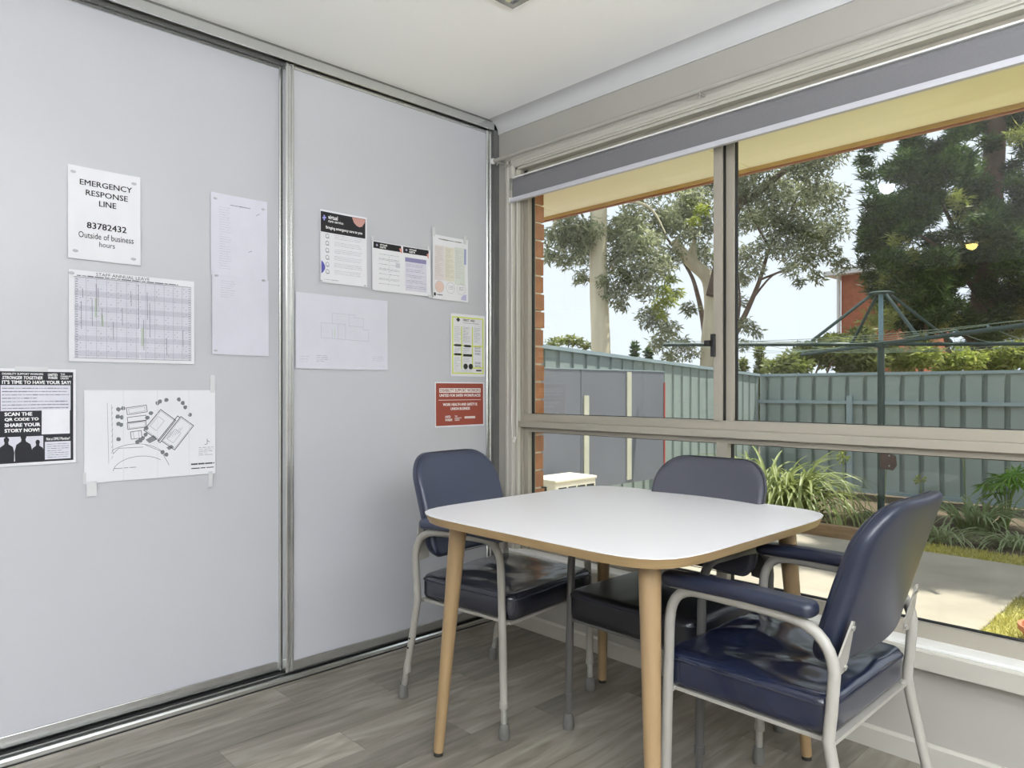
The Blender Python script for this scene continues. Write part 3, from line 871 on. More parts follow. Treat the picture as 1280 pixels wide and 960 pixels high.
    def tape(s, u0, u1, v0, v1):
        m = MB(); w, h = s.w, s.h
        m.box(s.off(min(1, max(0, u0)), min(1, max(0, v0))) + 0.0008, s.off(min(1, max(0, u1)), min(1, max(0, v1))) + 0.0012, u0 * w, u1 * w, v0 * h, v1 * h)
        m.build('tape', M_tape, s.root)

BLK = (22, 22, 26); GRY = (150, 150, 160); LG = (190, 190, 200); WHT = (238, 238, 240)
FL, FR = XL, XR     # door faces
# 1 emergency line
s = Sheet('notice', 'white EMERGENCY RESPONSE LINE notice at top left of the wardrobe', 'notice', FL, -1.803, 1.527, 0.212, 0.297, curl=0.006, seed=1)
s.text('EMERGENCY', BLK, 0.16, 0.805, 0.88, 0.865, 0.014); s.text('RESPONSE', BLK, 0.24, 0.70, 0.82, 0.76, 0.014); s.text('LINE', BLK, 0.42, 0.60, 0.655, 0.66, 0.014)
s.text('83782432', BLK, 0.255, 0.345, 0.80, 0.412, 0.018); s.text('Outside of business', BLK, 0.14, 0.235, 0.90, 0.302, 0.004); s.text('hours', BLK, 0.42, 0.155, 0.635, 0.212, 0.004)
s.dabs([(0.07, 0.93), (0.91, 0.915), (0.1, 0.085), (0.9, 0.065)])
# 2 annual leave planner
s = Sheet('planner', 'STAFF ANNUAL LEAVE year planner with grid, below the emergency notice', 'planner', FL, -1.800, 1.200, 0.386, 0.292, curl=0.004, seed=2)
s.text('STAFF ANNUAL LEAVE', (70, 70, 80), 0.20, 0.955, 0.62, 0.99, 0.0)
g = random.Random(3)
s.rects('grid_tint', (206, 206, 216), [(0.04, 0.97, 0.04, 0.92)], 0.0003)
s.rects('shaded_rows', (190, 190, 202), [(0.04, 0.97, 0.06 + k * 0.165, 0.12 + k * 0.165) for k in range(5)] )
s.lines('grid_columns', (140, 140, 154), [[(0.05 + k * 0.0767, 0.04), (0.05 + k * 0.0767, 0.92)] for k in range(13)], 0.0009)
s.lines('grid_rows', (176, 176, 188), [[(0.04, 0.04 + k * 0.0275), (0.97, 0.04 + k * 0.0275)] for k in range(33)], 0.0005)
s.lines('border', (96, 96, 110), [[(0.035, 0.04), (0.97, 0.04)], [(0.035, 0.925), (0.97, 0.925)]], 0.0012)
s.lines('day_numbers', (110, 110, 122), [[(uu, 0.05 + k * 0.0275), (uu + 0.014, 0.05 + k * 0.0275)] for k in range(32) for uu in (0.05, 0.95)], 0.0018)
s.lines('pen_marks', (110, 112, 122), [[(u_, v_), (u_ + 0.002, v_ - l_)] for (u_, v_, l_) in
        ((0.20, 0.86, 0.30), (0.215, 0.82, 0.2), (0.17, 0.7, 0.3), (0.245, 0.6, 0.2), (0.10, 0.8, 0.1), (0.09, 0.66, 0.3), (0.40, 0.62, 0.2), (0.53, 0.9, 0.5), (0.60, 0.82, 0.3), (0.62, 0.7, 0.4), (0.57, 0.5, 0.35), (0.47, 0.8, 0.15), (0.76, 0.3, 0.2), (0.9, 0.4, 0.2), (0.33, 0.45, 0.2))], 0.0016)
s.lines('green_highlight', (172, 186, 166), [[(0.20, 0.7), (0.2, 0.5)], [(0.245, 0.52), (0.25, 0.4)], [(0.56, 0.4), (0.56, 0.2)]], 0.006, 0.0005)
g = random.Random(44)
s.lines('date_entries', (120, 120, 134), [[(0.05 + c * 0.0767 + 0.012 + 0.02 * (r_ % 2), 0.06 + r_ * 0.0275), (0.05 + c * 0.0767 + 0.016 + 0.02 * (r_ % 2), 0.06 + r_ * 0.0275 + 0.014)] for c in range(12) for r_ in range(31) if g.random() < 0.45], 0.0012)
s.lines('fold', (226, 226, 232), [[(0.54, 0.0), (0.54, 1.0)]], 0.0018)
s.scribble('month_names', (90, 90, 104), 0.06, 0.96, 0.925, 0.955, 1, 0.003, 4)
s.dabs([(0.02, 0.96)])
# 3/4 two list pages
s = Sheet('list_page', 'upper of two pale list pages beside the chrome door stile', 'list', FL, -1.357, 1.523, 0.212, 0.299, M_paper2, 0.005, seed=3)
s.scribble('title', (120, 120, 136), 0.34, 0.70, 0.87, 0.89, 1, 0.003, 8, 1.0); s.scribble('name_column', (176, 176, 190), 0.15, 0.36, 0.08, 0.85, 26, 0.0014, 9, 0.8)
s.scribble('notes', (205, 205, 216), 0.42, 0.9, 0.3, 0.85, 16, 0.001, 19, 0.3)
s.lines('signature', (110, 110, 124), [[(0.80, 0.80), (0.83, 0.82), (0.86, 0.83)], [(0.66, 0.33), (0.72, 0.35)]], 0.0016)
s.dabs([(0.08, 0.93), (0.93, 0.9), (0.1, 0.0), (0.93, 0.0)], 0.006)
s = Sheet('list_page', 'lower of two pale list pages beside the chrome door stile', 'list', FL, -1.352, 1.237, 0.212, 0.287, M_paper2, 0.005, seed=4)
s.scribble('name_column', (178, 178, 192), 0.15, 0.42, 0.72, 0.95, 8, 0.0014, 11, 0.8); s.lines('crease', (206, 206, 218), [[(0.2, 0.5), (0.4, 0.1)]], 0.0015)
s.dabs([(0.06, 0.05)], 0.006)
# 5 black campaign poster
s = Sheet('poster', "black and white IT'S TIME TO HAVE YOUR SAY poster at the picture's left edge", 'poster', FL, -1.990, 0.878, 0.210, 0.296, curl=0.003, seed=5)
s.rects('black_field', (36, 36, 44), [(0.03, 0.965, 0.03, 0.97)], 0.0003)
s.rects('white_boxes', (206, 206, 218), [(0.06, 0.93, 0.565, 0.83), (0.03, 0.58, 0.05, 0.30), (0.60, 0.93, 0.05, 0.235)], 0.0005)
s.rects('blank_square', (226, 226, 234), [(0.56, 0.92, 0.315, 0.575)], 0.0006)
s.text('DISABILITY SUPPORT WORKERS', WHT, 0.08, 0.935, 0.58, 0.955, 0.02); s.text('STRONGER TOGETHER', WHT, 0.08, 0.89, 0.57, 0.922, 0.03, 0.25)
s.text('UNITED', WHT, 0.64, 0.925, 0.76, 0.953, 0.03); s.text('WORKERS', WHT, 0.64, 0.895, 0.76, 0.92, 0.03); s.text('THE\nDISABILITY\nUNION', WHT, 0.80, 0.893, 0.95, 0.955, 0.02)
s.text("IT'S TIME TO HAVE YOUR SAY!", WHT, 0.08, 0.842, 0.93, 0.878, 0.035)
s.scribble('body_print', (70, 70, 82), 0.08, 0.91, 0.575, 0.815, 7, 0.0018, 5, 0.95)
for k, tx in enumerate(('SCAN THE', 'QR CODE TO', 'SHARE YOUR', 'STORY NOW!')):
    wd = (0.33, 0.41, 0.43, 0.42)[k]; s.text(tx, WHT, 0.11, 0.515 - k * 0.056, 0.11 + wd, 0.55 - k * 0.056, 0.04)
s.text('Not a UWU Member?', WHT, 0.62, 0.25, 0.92, 0.28, 0.02)
s.scribble('small_print', (90, 90, 102), 0.63, 0.91, 0.06, 0.22, 7, 0.0014, 6, 0.95)
def person(u, v, k):   # seen from behind: shoulders and head
    body = [(u - 0.10 * k, v), (u - 0.105 * k, v + 0.10 * k), (u - 0.085 * k, v + 0.165 * k), (u - 0.03 * k, v + 0.195 * k), (u - 0.025 * k, v + 0.215 * k)]
    hd = [(u + 0.036 * k * math.cos(a), v + 0.245 * k + 0.034 * k * math.sin(a)) for a in [math.radians(215 - 250 * q / 12) for q in range(13)]]
    return body + hd + [(2 * u - p[0], p[1]) for p in reversed(body)]
s.poly('figures', (30, 30, 36), [person(0.13, 0.05, 0.9), person(0.335, 0.05, 1.02), person(0.51, 0.05, 0.76)], 0.0007)
s.tape(0.23, 0.64, 0.97, 1.02)
# 6 site plan
s = Sheet('site_plan', 'black and white site plan drawing taped below the leave planner', 'plan', FL, -1.757, 0.808, 0.417, 0.300, curl=0.004, tilt=0.0, seed=6)
D = (60, 60, 70)
def rr(cx, cy, w, h, a):
    A = math.radians(a); q = s.w / s.h
    return [(cx + (x * math.cos(A) - y * math.sin(A)), cy + (x * math.sin(A) + y * math.cos(A)) * q) for x, y in ((-w, -h), (w, -h), (w, h), (-w, h), (-w, -h))]
s.lines('thin_walls', (120, 120, 132), [rr(0.55, 0.60, 0.095, 0.065, 52), rr(0.69, 0.50, 0.115, 0.056, 52), rr(0.375, 0.78, 0.06, 0.018, 8), rr(0.375, 0.61, 0.06, 0.018, 6), rr(0.37, 0.5, 0.02, 0.03, 6)] + [[(0.19, 0.25 + 0.06 * k), (0.2, 0.28 + 0.06 * k)] for k in range(10)], 0.001)
s.lines('building_outline', D, [rr(0.55, 0.60, 0.105, 0.075, 52), rr(0.69, 0.50, 0.125, 0.065, 52), rr(0.62, 0.55, 0.128, 0.012, 52)], 0.0024)
s.lines('unit_outlines', D, [rr(0.375, 0.78, 0.075, 0.028, 8), rr(0.375, 0.68, 0.07, 0.02, 6), rr(0.375, 0.61, 0.07, 0.026, 6), rr(0.37, 0.5, 0.04, 0.03, 6)], 0.0018)
s.lines('thin_lines', (130, 130, 142), [rr(0.66, 0.47, 0.05, 0.03, 52), rr(0.53, 0.62, 0.05, 0.03, 52)] + [[(0.60 + k * 0.022, 0.44 + k * 0.012), (0.64 + k * 0.022, 0.52 + k * 0.012)] for k in range(5)]
        + [[(0.19, 0.84), (0.2, 0.3)], [(0.16, 0.86), (0.17, 0.2)]], 0.001)
arc = lambda cx, cy, rx, ry, a0, a1: [(cx + rx * math.cos(math.radians(a0 + (a1 - a0) * k / 16)), cy + ry * math.sin(math.radians(a0 + (a1 - a0) * k / 16))) for k in range(17)]
s.lines('driveway', (96, 96, 108), [arc(0.36, 0.14, 0.26, 0.26, 30, 130), arc(0.40, 0.10, 0.2, 0.16, 40, 175), [(0.2, 0.3), (0.24, 0.36), (0.42, 0.36)], [(0.44, 0.38), (0.56, 0.30), (0.62, 0.14)]], 0.0014)
g = random.Random(12)
tp = []
for (u, v) in ((0.24, 0.79), (0.275, 0.80), (0.235, 0.71), (0.265, 0.70), (0.24, 0.63), (0.26, 0.62), (0.24, 0.46), (0.38, 0.42), (0.40, 0.435), (0.42, 0.46), (0.44, 0.5), (0.445, 0.57), (0.455, 0.69), (0.48, 0.74), (0.53, 0.85), (0.55, 0.87), (0.60, 0.885), (0.70, 0.89), (0.73, 0.85), (0.75, 0.80), (0.79, 0.71), (0.57, 0.29), (0.60, 0.26)):
    tp.append([(u + g.uniform(0.8, 1.2) * 0.017 * math.cos(q), v + g.uniform(0.8, 1.2) * 0.024 * math.sin(q)) for q in [2 * math.pi * k / 9 for k in range(9)]])
s.poly('tree_symbols', (112, 114, 120), tp, 0.0006)
s.poly('shaded_patch', (120, 122, 126), [[(0.44, 0.44), (0.50, 0.49), (0.53, 0.44), (0.47, 0.4)], [(0.60, 0.34), (0.64, 0.37), (0.66, 0.34), (0.62, 0.31)]], 0.0005)
s.lines('north_arrow', D, [[(0.93, 0.42), (0.93, 0.36), (0.91, 0.35)], [(0.93, 0.40), (0.95, 0.38)]], 0.0016)
s.scribble('plan_notes', (110, 110, 122), 0.86, 0.98, 0.22, 0.33, 5, 0.0012, 15, 0.9); s.scribble('title_block', (70, 70, 80), 0.80, 0.985, 0.10, 0.155, 1, 0.006, 16, 1.0); s.scribble('title_line', (60, 60, 70), 0.80, 0.985, 0.065, 0.09, 1, 0.003, 17, 1.0)
s.scribble('road_name', (110, 110, 120), 0.21, 0.38, 0.13, 0.15, 1, 0.002, 18, 0.9)
s.lines('folds', (208, 208, 216), [[(0.275, 0), (0.275, 1)], [(0.53, 0), (0.53, 1)], [(0.78, 0), (0.78, 1)]], 0.0016, 0.0004)
s.tape(0.955, 0.995, 0.97, 1.18); s.tape(0.94, 0.975, -0.16, 0.03); s.tape(0.015, 0.085, -0.14, 0.02); s.tape(-0.01, 0.012, 0.0, 0.12)
# right door -------------------------------------------------------------
s = Sheet('poster', 'white poster with black header reading virtual care, left of the stapled flow chart', 'poster', FR, -0.946, 1.535, 0.213, 0.289, curl=0.006, seed=7)
s.rects('black_header', (34, 32, 36), [(0.01, 0.97, 0.695, 0.975)], 0.0004)
s.text('virtual', WHT, 0.17, 0.885, 0.37, 0.94, 0.02); s.text('care service', WHT, 0.17, 0.84, 0.49, 0.875, 0.01)
s.text('Bringing emergency care to you', WHT, 0.12, 0.735, 0.90, 0.785, 0.02)
s.lines('plus_mark', (150, 150, 215), [[(0.055, 0.885), (0.115, 0.895)], [(0.085, 0.86), (0.085, 0.92)]], 0.006, 0.0007)
s.poly('coral_corner', (188, 142, 134), [[(0.68, 0.97), (0.72, 0.90), (0.78, 0.86), (0.84, 0.845), (0.90, 0.86), (0.96, 0.93), (0.96, 0.97)]], 0.0006)
s.poly('purple_corner', (86, 84, 160), [[(0.02, 0.30), (0.02, 0.12), (0.06, 0.14), (0.10, 0.19), (0.10, 0.23), (0.07, 0.27)]], 0.0006)
for k in range(6):
    v = 0.655 - k * 0.098
    s.scribble('body_print', (150, 150, 164), 0.30, 0.90, v - 0.038, v + 0.03, 3, 0.0012, 20 + k, 0.9)
ic = []
for k in range(6):
    v = 0.645 - k * 0.098; u = 0.15
    ic.append([(u + 0.035 * math.cos(q), v + 0.03 * math.sin(q)) for q in [2 * math.pi * j / 8 for j in range(9)]]); ic.append([(u - 0.03, v - 0.02), (u + 0.04, v - 0.025)])
s.lines('icons', (110, 110, 120), ic, 0.0018)
s.scribble('footer', (120, 120, 132), 0.08, 0.4, 0.03, 0.06, 1, 0.0015, 30, 0.9)
s.dabs([(0.02, 0.02), (0.96, 0.02)], 0.004)
s = Sheet('flow_chart', 'landscape sheet with two black headers and a mauve table, second from left', 'notice', FR, -0.708, 1.526, 0.304, 0.208, curl=0.008, seed=8)
s.rects('black_header', (34, 32, 36), [(0.02, 0.49, 0.855, 0.985), (0.525, 0.97, 0.855, 0.985)], 0.0004)
for du in (0.0, 0.50):
    s.text('virtual', WHT, 0.13 + du, 0.925, 0.25 + du, 0.965, 0.02); s.text('care', WHT, 0.13 + du, 0.875, 0.23 + du, 0.91, 0.02)
    s.lines('plus_mark', (190, 186, 225), [[(0.065 + du, 0.92), (0.095 + du, 0.92)], [(0.08 + du, 0.90), (0.08 + du, 0.94)]], 0.003, 0.0007)
s.poly('coral_corner', (204, 140, 128), [[(0.455, 0.93), (0.50, 0.93), (0.51, 0.86), (0.50, 0.83), (0.47, 0.87)], [(0.935, 0.90), (0.97, 0.92), (0.97, 0.80), (0.95, 0.83)]], 0.0007)
s.rects('mauve_table', (204, 202, 216), [(0.56, 0.93, 0.07, 0.72)], 0.0004); s.rects('table_head', (132, 128, 168), [(0.56, 0.93, 0.68, 0.77)], 0.0006)
for k in range(7):
    s.scribble('step_print', (110, 110, 122), 0.11, 0.46, 0.73 - k * 0.1, 0.78 - k * 0.1, 1 + (k % 2), 0.0013, 40 + k, 0.95, 'c')
s.lines('step_arrows', (70, 70, 80), [[(0.29, 0.725 - k * 0.1), (0.29, 0.70 - k * 0.1)] for k in range(6)], 0.0012)
s.rects('small_code_box', (196, 196, 204), [(0.40, 0.47, 0.52, 0.62)], 0.0006)
for k in range(5):
    s.scribble('table_print', (112, 108, 140), 0.58, 0.92, 0.58 - k * 0.115, 0.65 - k * 0.115, 2, 0.0012, 50 + k, 0.7)
s.tape(-0.015, 0.02, 0.98, 1.08); s.tape(0.95, 0.985, 0.98, 1.07); s.tape(0.95, 1.02, -0.03, 0.03)
s = Sheet('chart', 'three column coloured chart with round badges at its foot, nearest the window', 'chart', FR, -0.392, 1.518, 0.207, 0.291, curl=0.008, seed=9)
s.scribble('title', (110, 106, 100), 0.18, 0.82, 0.925, 0.96, 1, 0.004, 60, 1.0)
s.rects('pink_column', (212, 204, 206), [(0.06, 0.34, 0.30, 0.84)], 0.0004); s.rects('yellow_column', (214, 210, 198), [(0.35, 0.62, 0.30, 0.84)], 0.0004); s.rects('green_column', (206, 211, 206), [(0.63, 0.92, 0.26, 0.86)], 0.0004)
for k, u in enumerate((0.08, 0.37, 0.65)): s.scribble('column_print', (168, 160, 154), u, u + 0.24, 0.36, 0.82, 22, 0.0012, 61 + k, 0.6)
s.rects('blue_tab', (150, 156, 196), [(0.90, 0.955, 0.60, 0.85)], 0.0006)
circ = lambda u, v, r_: [(u + r_ * math.cos(2 * math.pi * k / 20), v + r_ * 0.71 * math.sin(2 * math.pi * k / 20)) for k in range(21)]
s.poly('pink_badge', (214, 188, 180), [circ(0.20, 0.20, 0.12)[:-1]], 0.0006); s.lines('badge_rings', (160, 150, 150), [circ(0.20, 0.20, 0.125), circ(0.51, 0.20, 0.12), circ(0.81, 0.20, 0.12)], 0.0012)
for k, u in enumerate((0.13, 0.45, 0.75)): s.scribble('badge_print', (90, 90, 92), u, u + 0.14, 0.17, 0.24, 3, 0.0014, 70 + k, 0.9)
s.rects('logo', (40, 40, 44), [(0.03, 0.09, 0.05, 0.10)], 0.0006); s.scribble('logo_print', (70, 70, 74), 0.11, 0.28, 0.055, 0.09, 1, 0.004, 75, 1.0)
s.poly('mauve_corner', (176, 172, 208), [[(0.80, 0.03), (0.82, 0.08), (0.87, 0.11), (0.95, 0.12), (0.95, 0.02)]], 0.0006)
s.tape(-0.01, 0.07, 0.97, 1.1); s.tape(0.88, 0.96, 0.93, 1.06); s.dabs([(0.01, 0.04)], 0.004)
# floor plan on right door
s = Sheet('floor_plan', 'large pale sheet with a faint floor plan beside the chrome stile', 'plan', FR, -1.050, 1.192, 0.420, 0.295, M_paper2, 0.006, seed=10)
C_ = (184, 184, 198)
s.lines('plan_walls', C_, [[(0.26, 0.42), (0.26, 0.62), (0.38, 0.62), (0.38, 0.76), (0.62, 0.76), (0.62, 0.72), (0.72, 0.72), (0.72, 0.56), (0.78, 0.56), (0.78, 0.40), (0.26, 0.42)],
        [(0.38, 0.62), (0.52, 0.62), (0.52, 0.42)], [(0.44, 0.62), (0.44, 0.42)], [(0.38, 0.42), (0.38, 0.55)], [(0.56, 0.76), (0.56, 0.60), (0.72, 0.60)]], 0.0018)
s.lines('plan_details', (200, 200, 210), [rr(0.30, 0.52, 0.03, 0.02, 0), rr(0.60, 0.50, 0.04, 0.02, 0), rr(0.48, 0.70, 0.05, 0.015, 0), rr(0.66, 0.66, 0.03, 0.02, 0), [(0.14, 0.5), (0.18, 0.56), (0.2, 0.62)], [(0.83, 0.70), (0.87, 0.70), (0.87, 0.5), (0.83, 0.5)]], 0.001)
s.lines('green_mark', (190, 204, 196), [[(0.405, 0.44), (0.405, 0.55)]], 0.005, 0.0005)
s.scribble('title_block', (158, 158, 172), 0.21, 0.34, 0.09, 0.19, 4, 0.0016, 80, 0.8); s.scribble('legend', (176, 176, 188), 0.04, 0.14, 0.07, 0.18, 3, 0.0014, 81, 0.8); s.scribble('stamp', (168, 168, 180), 0.82, 0.96, 0.12, 0.20, 3, 0.0014, 82, 0.8); s.scribble('footer', (190, 190, 200), 0.6, 0.97, 0.04, 0.06, 1, 0.0012, 83, 1.0)
# first aid
s = Sheet('first_aid_chart', 'FIRST AID chart with lime green border above the red sign', 'chart', FR, -0.284, 1.172, 0.209, 0.290, curl=0.002, seed=11)
LIME = (206, 216, 96)
s.rects('lime_border', LIME, [(0.04, 0.96, 0.935, 0.955), (0.04, 0.96, 0.04, 0.06), (0.04, 0.075, 0.04, 0.95), (0.93, 0.965, 0.04, 0.95), (0.30, 0.33, 0.12, 0.80), (0.62, 0.65, 0.12, 0.80), (0.06, 0.95, 0.485, 0.505), (0.06, 0.64, 0.33, 0.345), (0.62, 0.95, 0.13, 0.15)], 0.0004)
s.rects('black_cross', (30, 30, 34), [(0.19, 0.245, 0.875, 0.935), (0.165, 0.27, 0.892, 0.918)], 0.0006)
s.text('FIRST AID', (44, 44, 48), 0.36, 0.885, 0.70, 0.925, 0.02); s.scribble('subtitle', (120, 120, 124), 0.36, 0.82, 0.85, 0.87, 1, 0.002, 90, 1.0)
s.poly('black_tags', (40, 42, 34), [[(a, v), (a + 0.05, v + 0.018), (a + 0.2, v + 0.018), (a + 0.25, v), (a + 0.2, v - 0.018), (a + 0.05, v - 0.018)] for a, v in ((0.08, 0.495), (0.36, 0.49), (0.08, 0.35))] + [[(0.36, 0.32), (0.62, 0.32), (0.62, 0.36), (0.36, 0.36)]], 0.0007)
s.poly('black_discs', (44, 46, 40), [circ(0.43, 0.16, 0.065)[:-1], circ(0.58, 0.16, 0.065)[:-1]], 0.0007)
for k, (u, v0, v1, n_) in enumerate(((0.1, 0.55, 0.8, 12), (0.36, 0.55, 0.8, 14), (0.68, 0.55, 0.8, 13), (0.1, 0.38, 0.46, 4), (0.36, 0.38, 0.46, 4), (0.36, 0.22, 0.30, 4), (0.1, 0.12, 0.31, 8))):
    s.scribble('column_print', (140, 140, 146), u, u + 0.2, v0, v1, n_, 0.0013, 91 + k, 0.8)
for k, v in enumerate((0.47, 0.42, 0.37, 0.22, 0.17)): s.scribble('bold_print', (80, 80, 84), 0.70, 0.88, v - 0.02, v + 0.02, 2, 0.0022, 110 + k, 0.9, 'c')
s.scribble('footer', (150, 150, 154), 0.08, 0.62, 0.06, 0.12, 3, 0.0012, 120, 0.95); s.rects('logo', (60, 60, 64), [(0.74, 0.9, 0.085, 0.11)], 0.0006)
# red sign
s = Sheet('sign', 'red brown DISABILITY SUPPORT WORKERS sign low on the door by the window', 'sign', FR, -0.375, 0.939, 0.296, 0.205, curl=0.002, seed=12)
s.rects('red_field', (142, 66, 52), [(0.02, 0.98, 0.03, 0.975)], 0.0004)
s.rects('white_band', (232, 226, 224), [(0.085, 0.925, 0.765, 0.865)], 0.0006)
s.text('DISABILITY SUPPORT WORKERS', (110, 48, 40), 0.10, 0.785, 0.91, 0.85, 0.02, 0, 0.0008); s.text('UNITED FOR SAFER WORKPLACES', WHT, 0.09, 0.675, 0.92, 0.735, 0.025)
s.rects('rule', (226, 216, 212), [(0.07, 0.93, 0.595, 0.606)], 0.0006)
s.text('WORK HEALTH AND SAFETY IS', WHT, 0.16, 0.47, 0.85, 0.53, 0.025); s.text('UNION BUSINESS', WHT, 0.31, 0.375, 0.70, 0.435, 0.025)
s.text('UNITED\nWORKERS', WHT, 0.20, 0.13, 0.34, 0.25, 0.03); s.text('THE\nDISABILITY\nUNION', WHT, 0.39, 0.13, 0.53, 0.25, 0.015); s.rects('pale_strip', (214, 206, 204), [(0.59, 0.81, 0.175, 0.225)], 0.0006)


# ================================================================== OUTSIDE
GZ = -0.40
# brick outer leaf beside the window: mortar core with each brick in front of it
ext = MB().box(-0.9, 0.117, 0.108, 0.172, GZ, 2.2).box(-0.9, 3.2, 0.108, 0.172, GZ, 0.30).box(2.40, 5.3, 0.108, 0.172, GZ, 2.2).build('wall_exterior', M_mortar)
tag(ext, 'orange brick outer wall beside the window', kind='structure')
bk_full = MB().box(-0.115, 0.115, -0.0425, 0.0425, 0, 0.076).mesh('brick'); bk_half = MB().box(-0.0525, 0.0525, -0.0425, 0.0425, 0, 0.076).mesh('brick_half')
for me in (bk_full, bk_half): me.materials.append(M_brick)
g = random.Random(31)
for k in range(30):
    z = GZ + 0.005 + k * 0.086
    xr = 0.125 + g.uniform(-0.003, 0.003)
    seq = ('f', 'f', 'f') if k % 2 else ('h', 'f', 'f', 'f')
    for q in seq:
        w = 0.23 if q == 'f' else 0.105
        o = bpy.data.objects.new('brick', bk_full if q == 'f' else bk_half); COL.objects.link(o); o.parent = ext
        o.location = (xr - w / 2, 0.14 + g.uniform(-0.002, 0.002), z)
        xr -= w + 0.01
tag(MB().box(WX1 - 0.0, WX1 + 0.06, 0.1, 0.108, GZ, 2.2).box(WX0, WX1, 0.085, 0.18, 0.30, 0.338).build('trim_7', M_brick), 'brick window sill course outside', kind='structure')

# eave
ev = empty('eave', (0, 0.1, 2.15)); tag(ev, 'cream boarded eave soffit with terracotta gutter above the window outside', kind='structure')
for (a, b_) in ((-3.2, -1.506), (-1.494, -0.306), (-0.294, 0.894), (0.906, 2.094), (2.106, 3.294), (3.306, 5.3)):
    MB().box(a, b_, -0.015, 0.69, 0.0, 0.006).build('soffit_sheet', M_soffit, ev)
MB().box(-3.2, 5.3, -0.015, 0.69, 0.004, 0.012).build('joint_strip', M_soffit, ev)
MB().box(-3.2, 5.3, 0.672, 0.684, -0.016, 0.0).build('bead', M_gutter2, ev)
MB().box(-3.2, 5.3, 0.684, 0.698, -0.024, 0.17).build('fascia', M_gutter, ev)
MB().prism([(0.70, 0.05), (0.80, 0.05), (0.81, 0.06), (0.81, 0.16), (0.80, 0.16), (0.80, 0.06), (0.70, 0.06)], 0, -3.2, 5.3).build('gutter', M_gutter, ev)
tag(MB().box(-3.4, 5.6, RY - 0.4, 0.80, 2.52, 2.60).build('roof', M_roof), 'roof over the room', kind='structure')

# ground
tag(MB().box(-30, 30, 0.17, 60, GZ - 0.3, GZ - 0.03).build('ground', M_soil), 'garden soil', kind='structure')
pa = MB().box(-2.7, 1.335, 0.17, 5.06, GZ - 0.1, GZ).box(1.335, 6, 3.95, 5.06, GZ - 0.1, GZ).build('path', M_conc, bevel=0.01)
tag(pa, 'worn concrete paving outside the window', kind='structure')
def grass(name, label, rects, n, seed):
    gg = np.random.default_rng(seed); V = []; 
    A = np.array([(b_ - a) * (d - c) for a, b_, c, d in rects]); idx = gg.choice(len(rects), n, p=A / A.sum()); Rr = np.array(rects)[idx]
    px = Rr[:, 0] + (Rr[:, 1] - Rr[:, 0]) * gg.random(n); py = Rr[:, 2] + (Rr[:, 3] - Rr[:, 2]) * gg.random(n)
    h = 0.02 + 0.03 * gg.random(n); a = gg.random(n) * 6.283; lx = 0.02 * gg.normal(size=n); ly = 0.02 * gg.normal(size=n); w = 0.003 + 0.003 * gg.random(n)
    V = np.empty((n, 3, 3)); z = np.full(n, GZ - 0.012)
    V[:, 0] = np.stack([px + np.cos(a) * w, py + np.sin(a) * w, z], 1); V[:, 1] = np.stack([px - np.cos(a) * w, py - np.sin(a) * w, z], 1); V[:, 2] = np.stack([px + lx, py + ly, z + h], 1)
    me = bpy.data.meshes.new(name); me.vertices.add(n * 3); me.vertices.foreach_set('co', V.reshape(-1)); me.loops.add(n * 3); me.loops.foreach_set('vertex_index', np.arange(n * 3, dtype=np.int32))
    me.polygons.add(n); me.polygons.foreach_set('loop_start', np.arange(0, n * 3, 3, dtype=np.int32)); me.polygons.foreach_set('loop_total', np.full(n, 3, dtype=np.int32)); me.update(); me.validate()
    tag(link(name, me, M_grass), label, 'grass', kind='stuff')
M_turf = mat('turf_base', (164, 158, 92), 0.95, var=0.2, scale=14, bump=0.5, bscale=60)
tag(MB().box(1.34, 6, 0.17, 3.945, GZ - 0.1, GZ - 0.012).build('lawn', M_turf), 'short lawn beside the paving', kind='structure')
tag(MB().box(0.05, 6, 5.065, 5.45, GZ - 0.1, GZ - 0.014).build('lawn_strip', M_turf), 'narrow strip of lawn beyond the paving', kind='structure')
grass('lawn_grass', 'short sunlit grass of the lawn at lower right outside the window', [(1.34, 3.4, 2.2, 3.945)], 16000, 4)
grass('lawn_grass', 'thin strip of grass between paving and garden bed', [(0.05, 4.0, 5.06, 5.46)], 7000, 5)
tag(MB().box(-2.4, 0.05, 5.07, 5.16, GZ - 0.05, GZ + 0.12).box(-2.4, 0.05, 5.16, 5.3, GZ - 0.05, GZ + 0.09).build('garden_edging', M_sleeper, bevel=0.006), 'weathered timber edging in front of the strappy plant', 'edging')

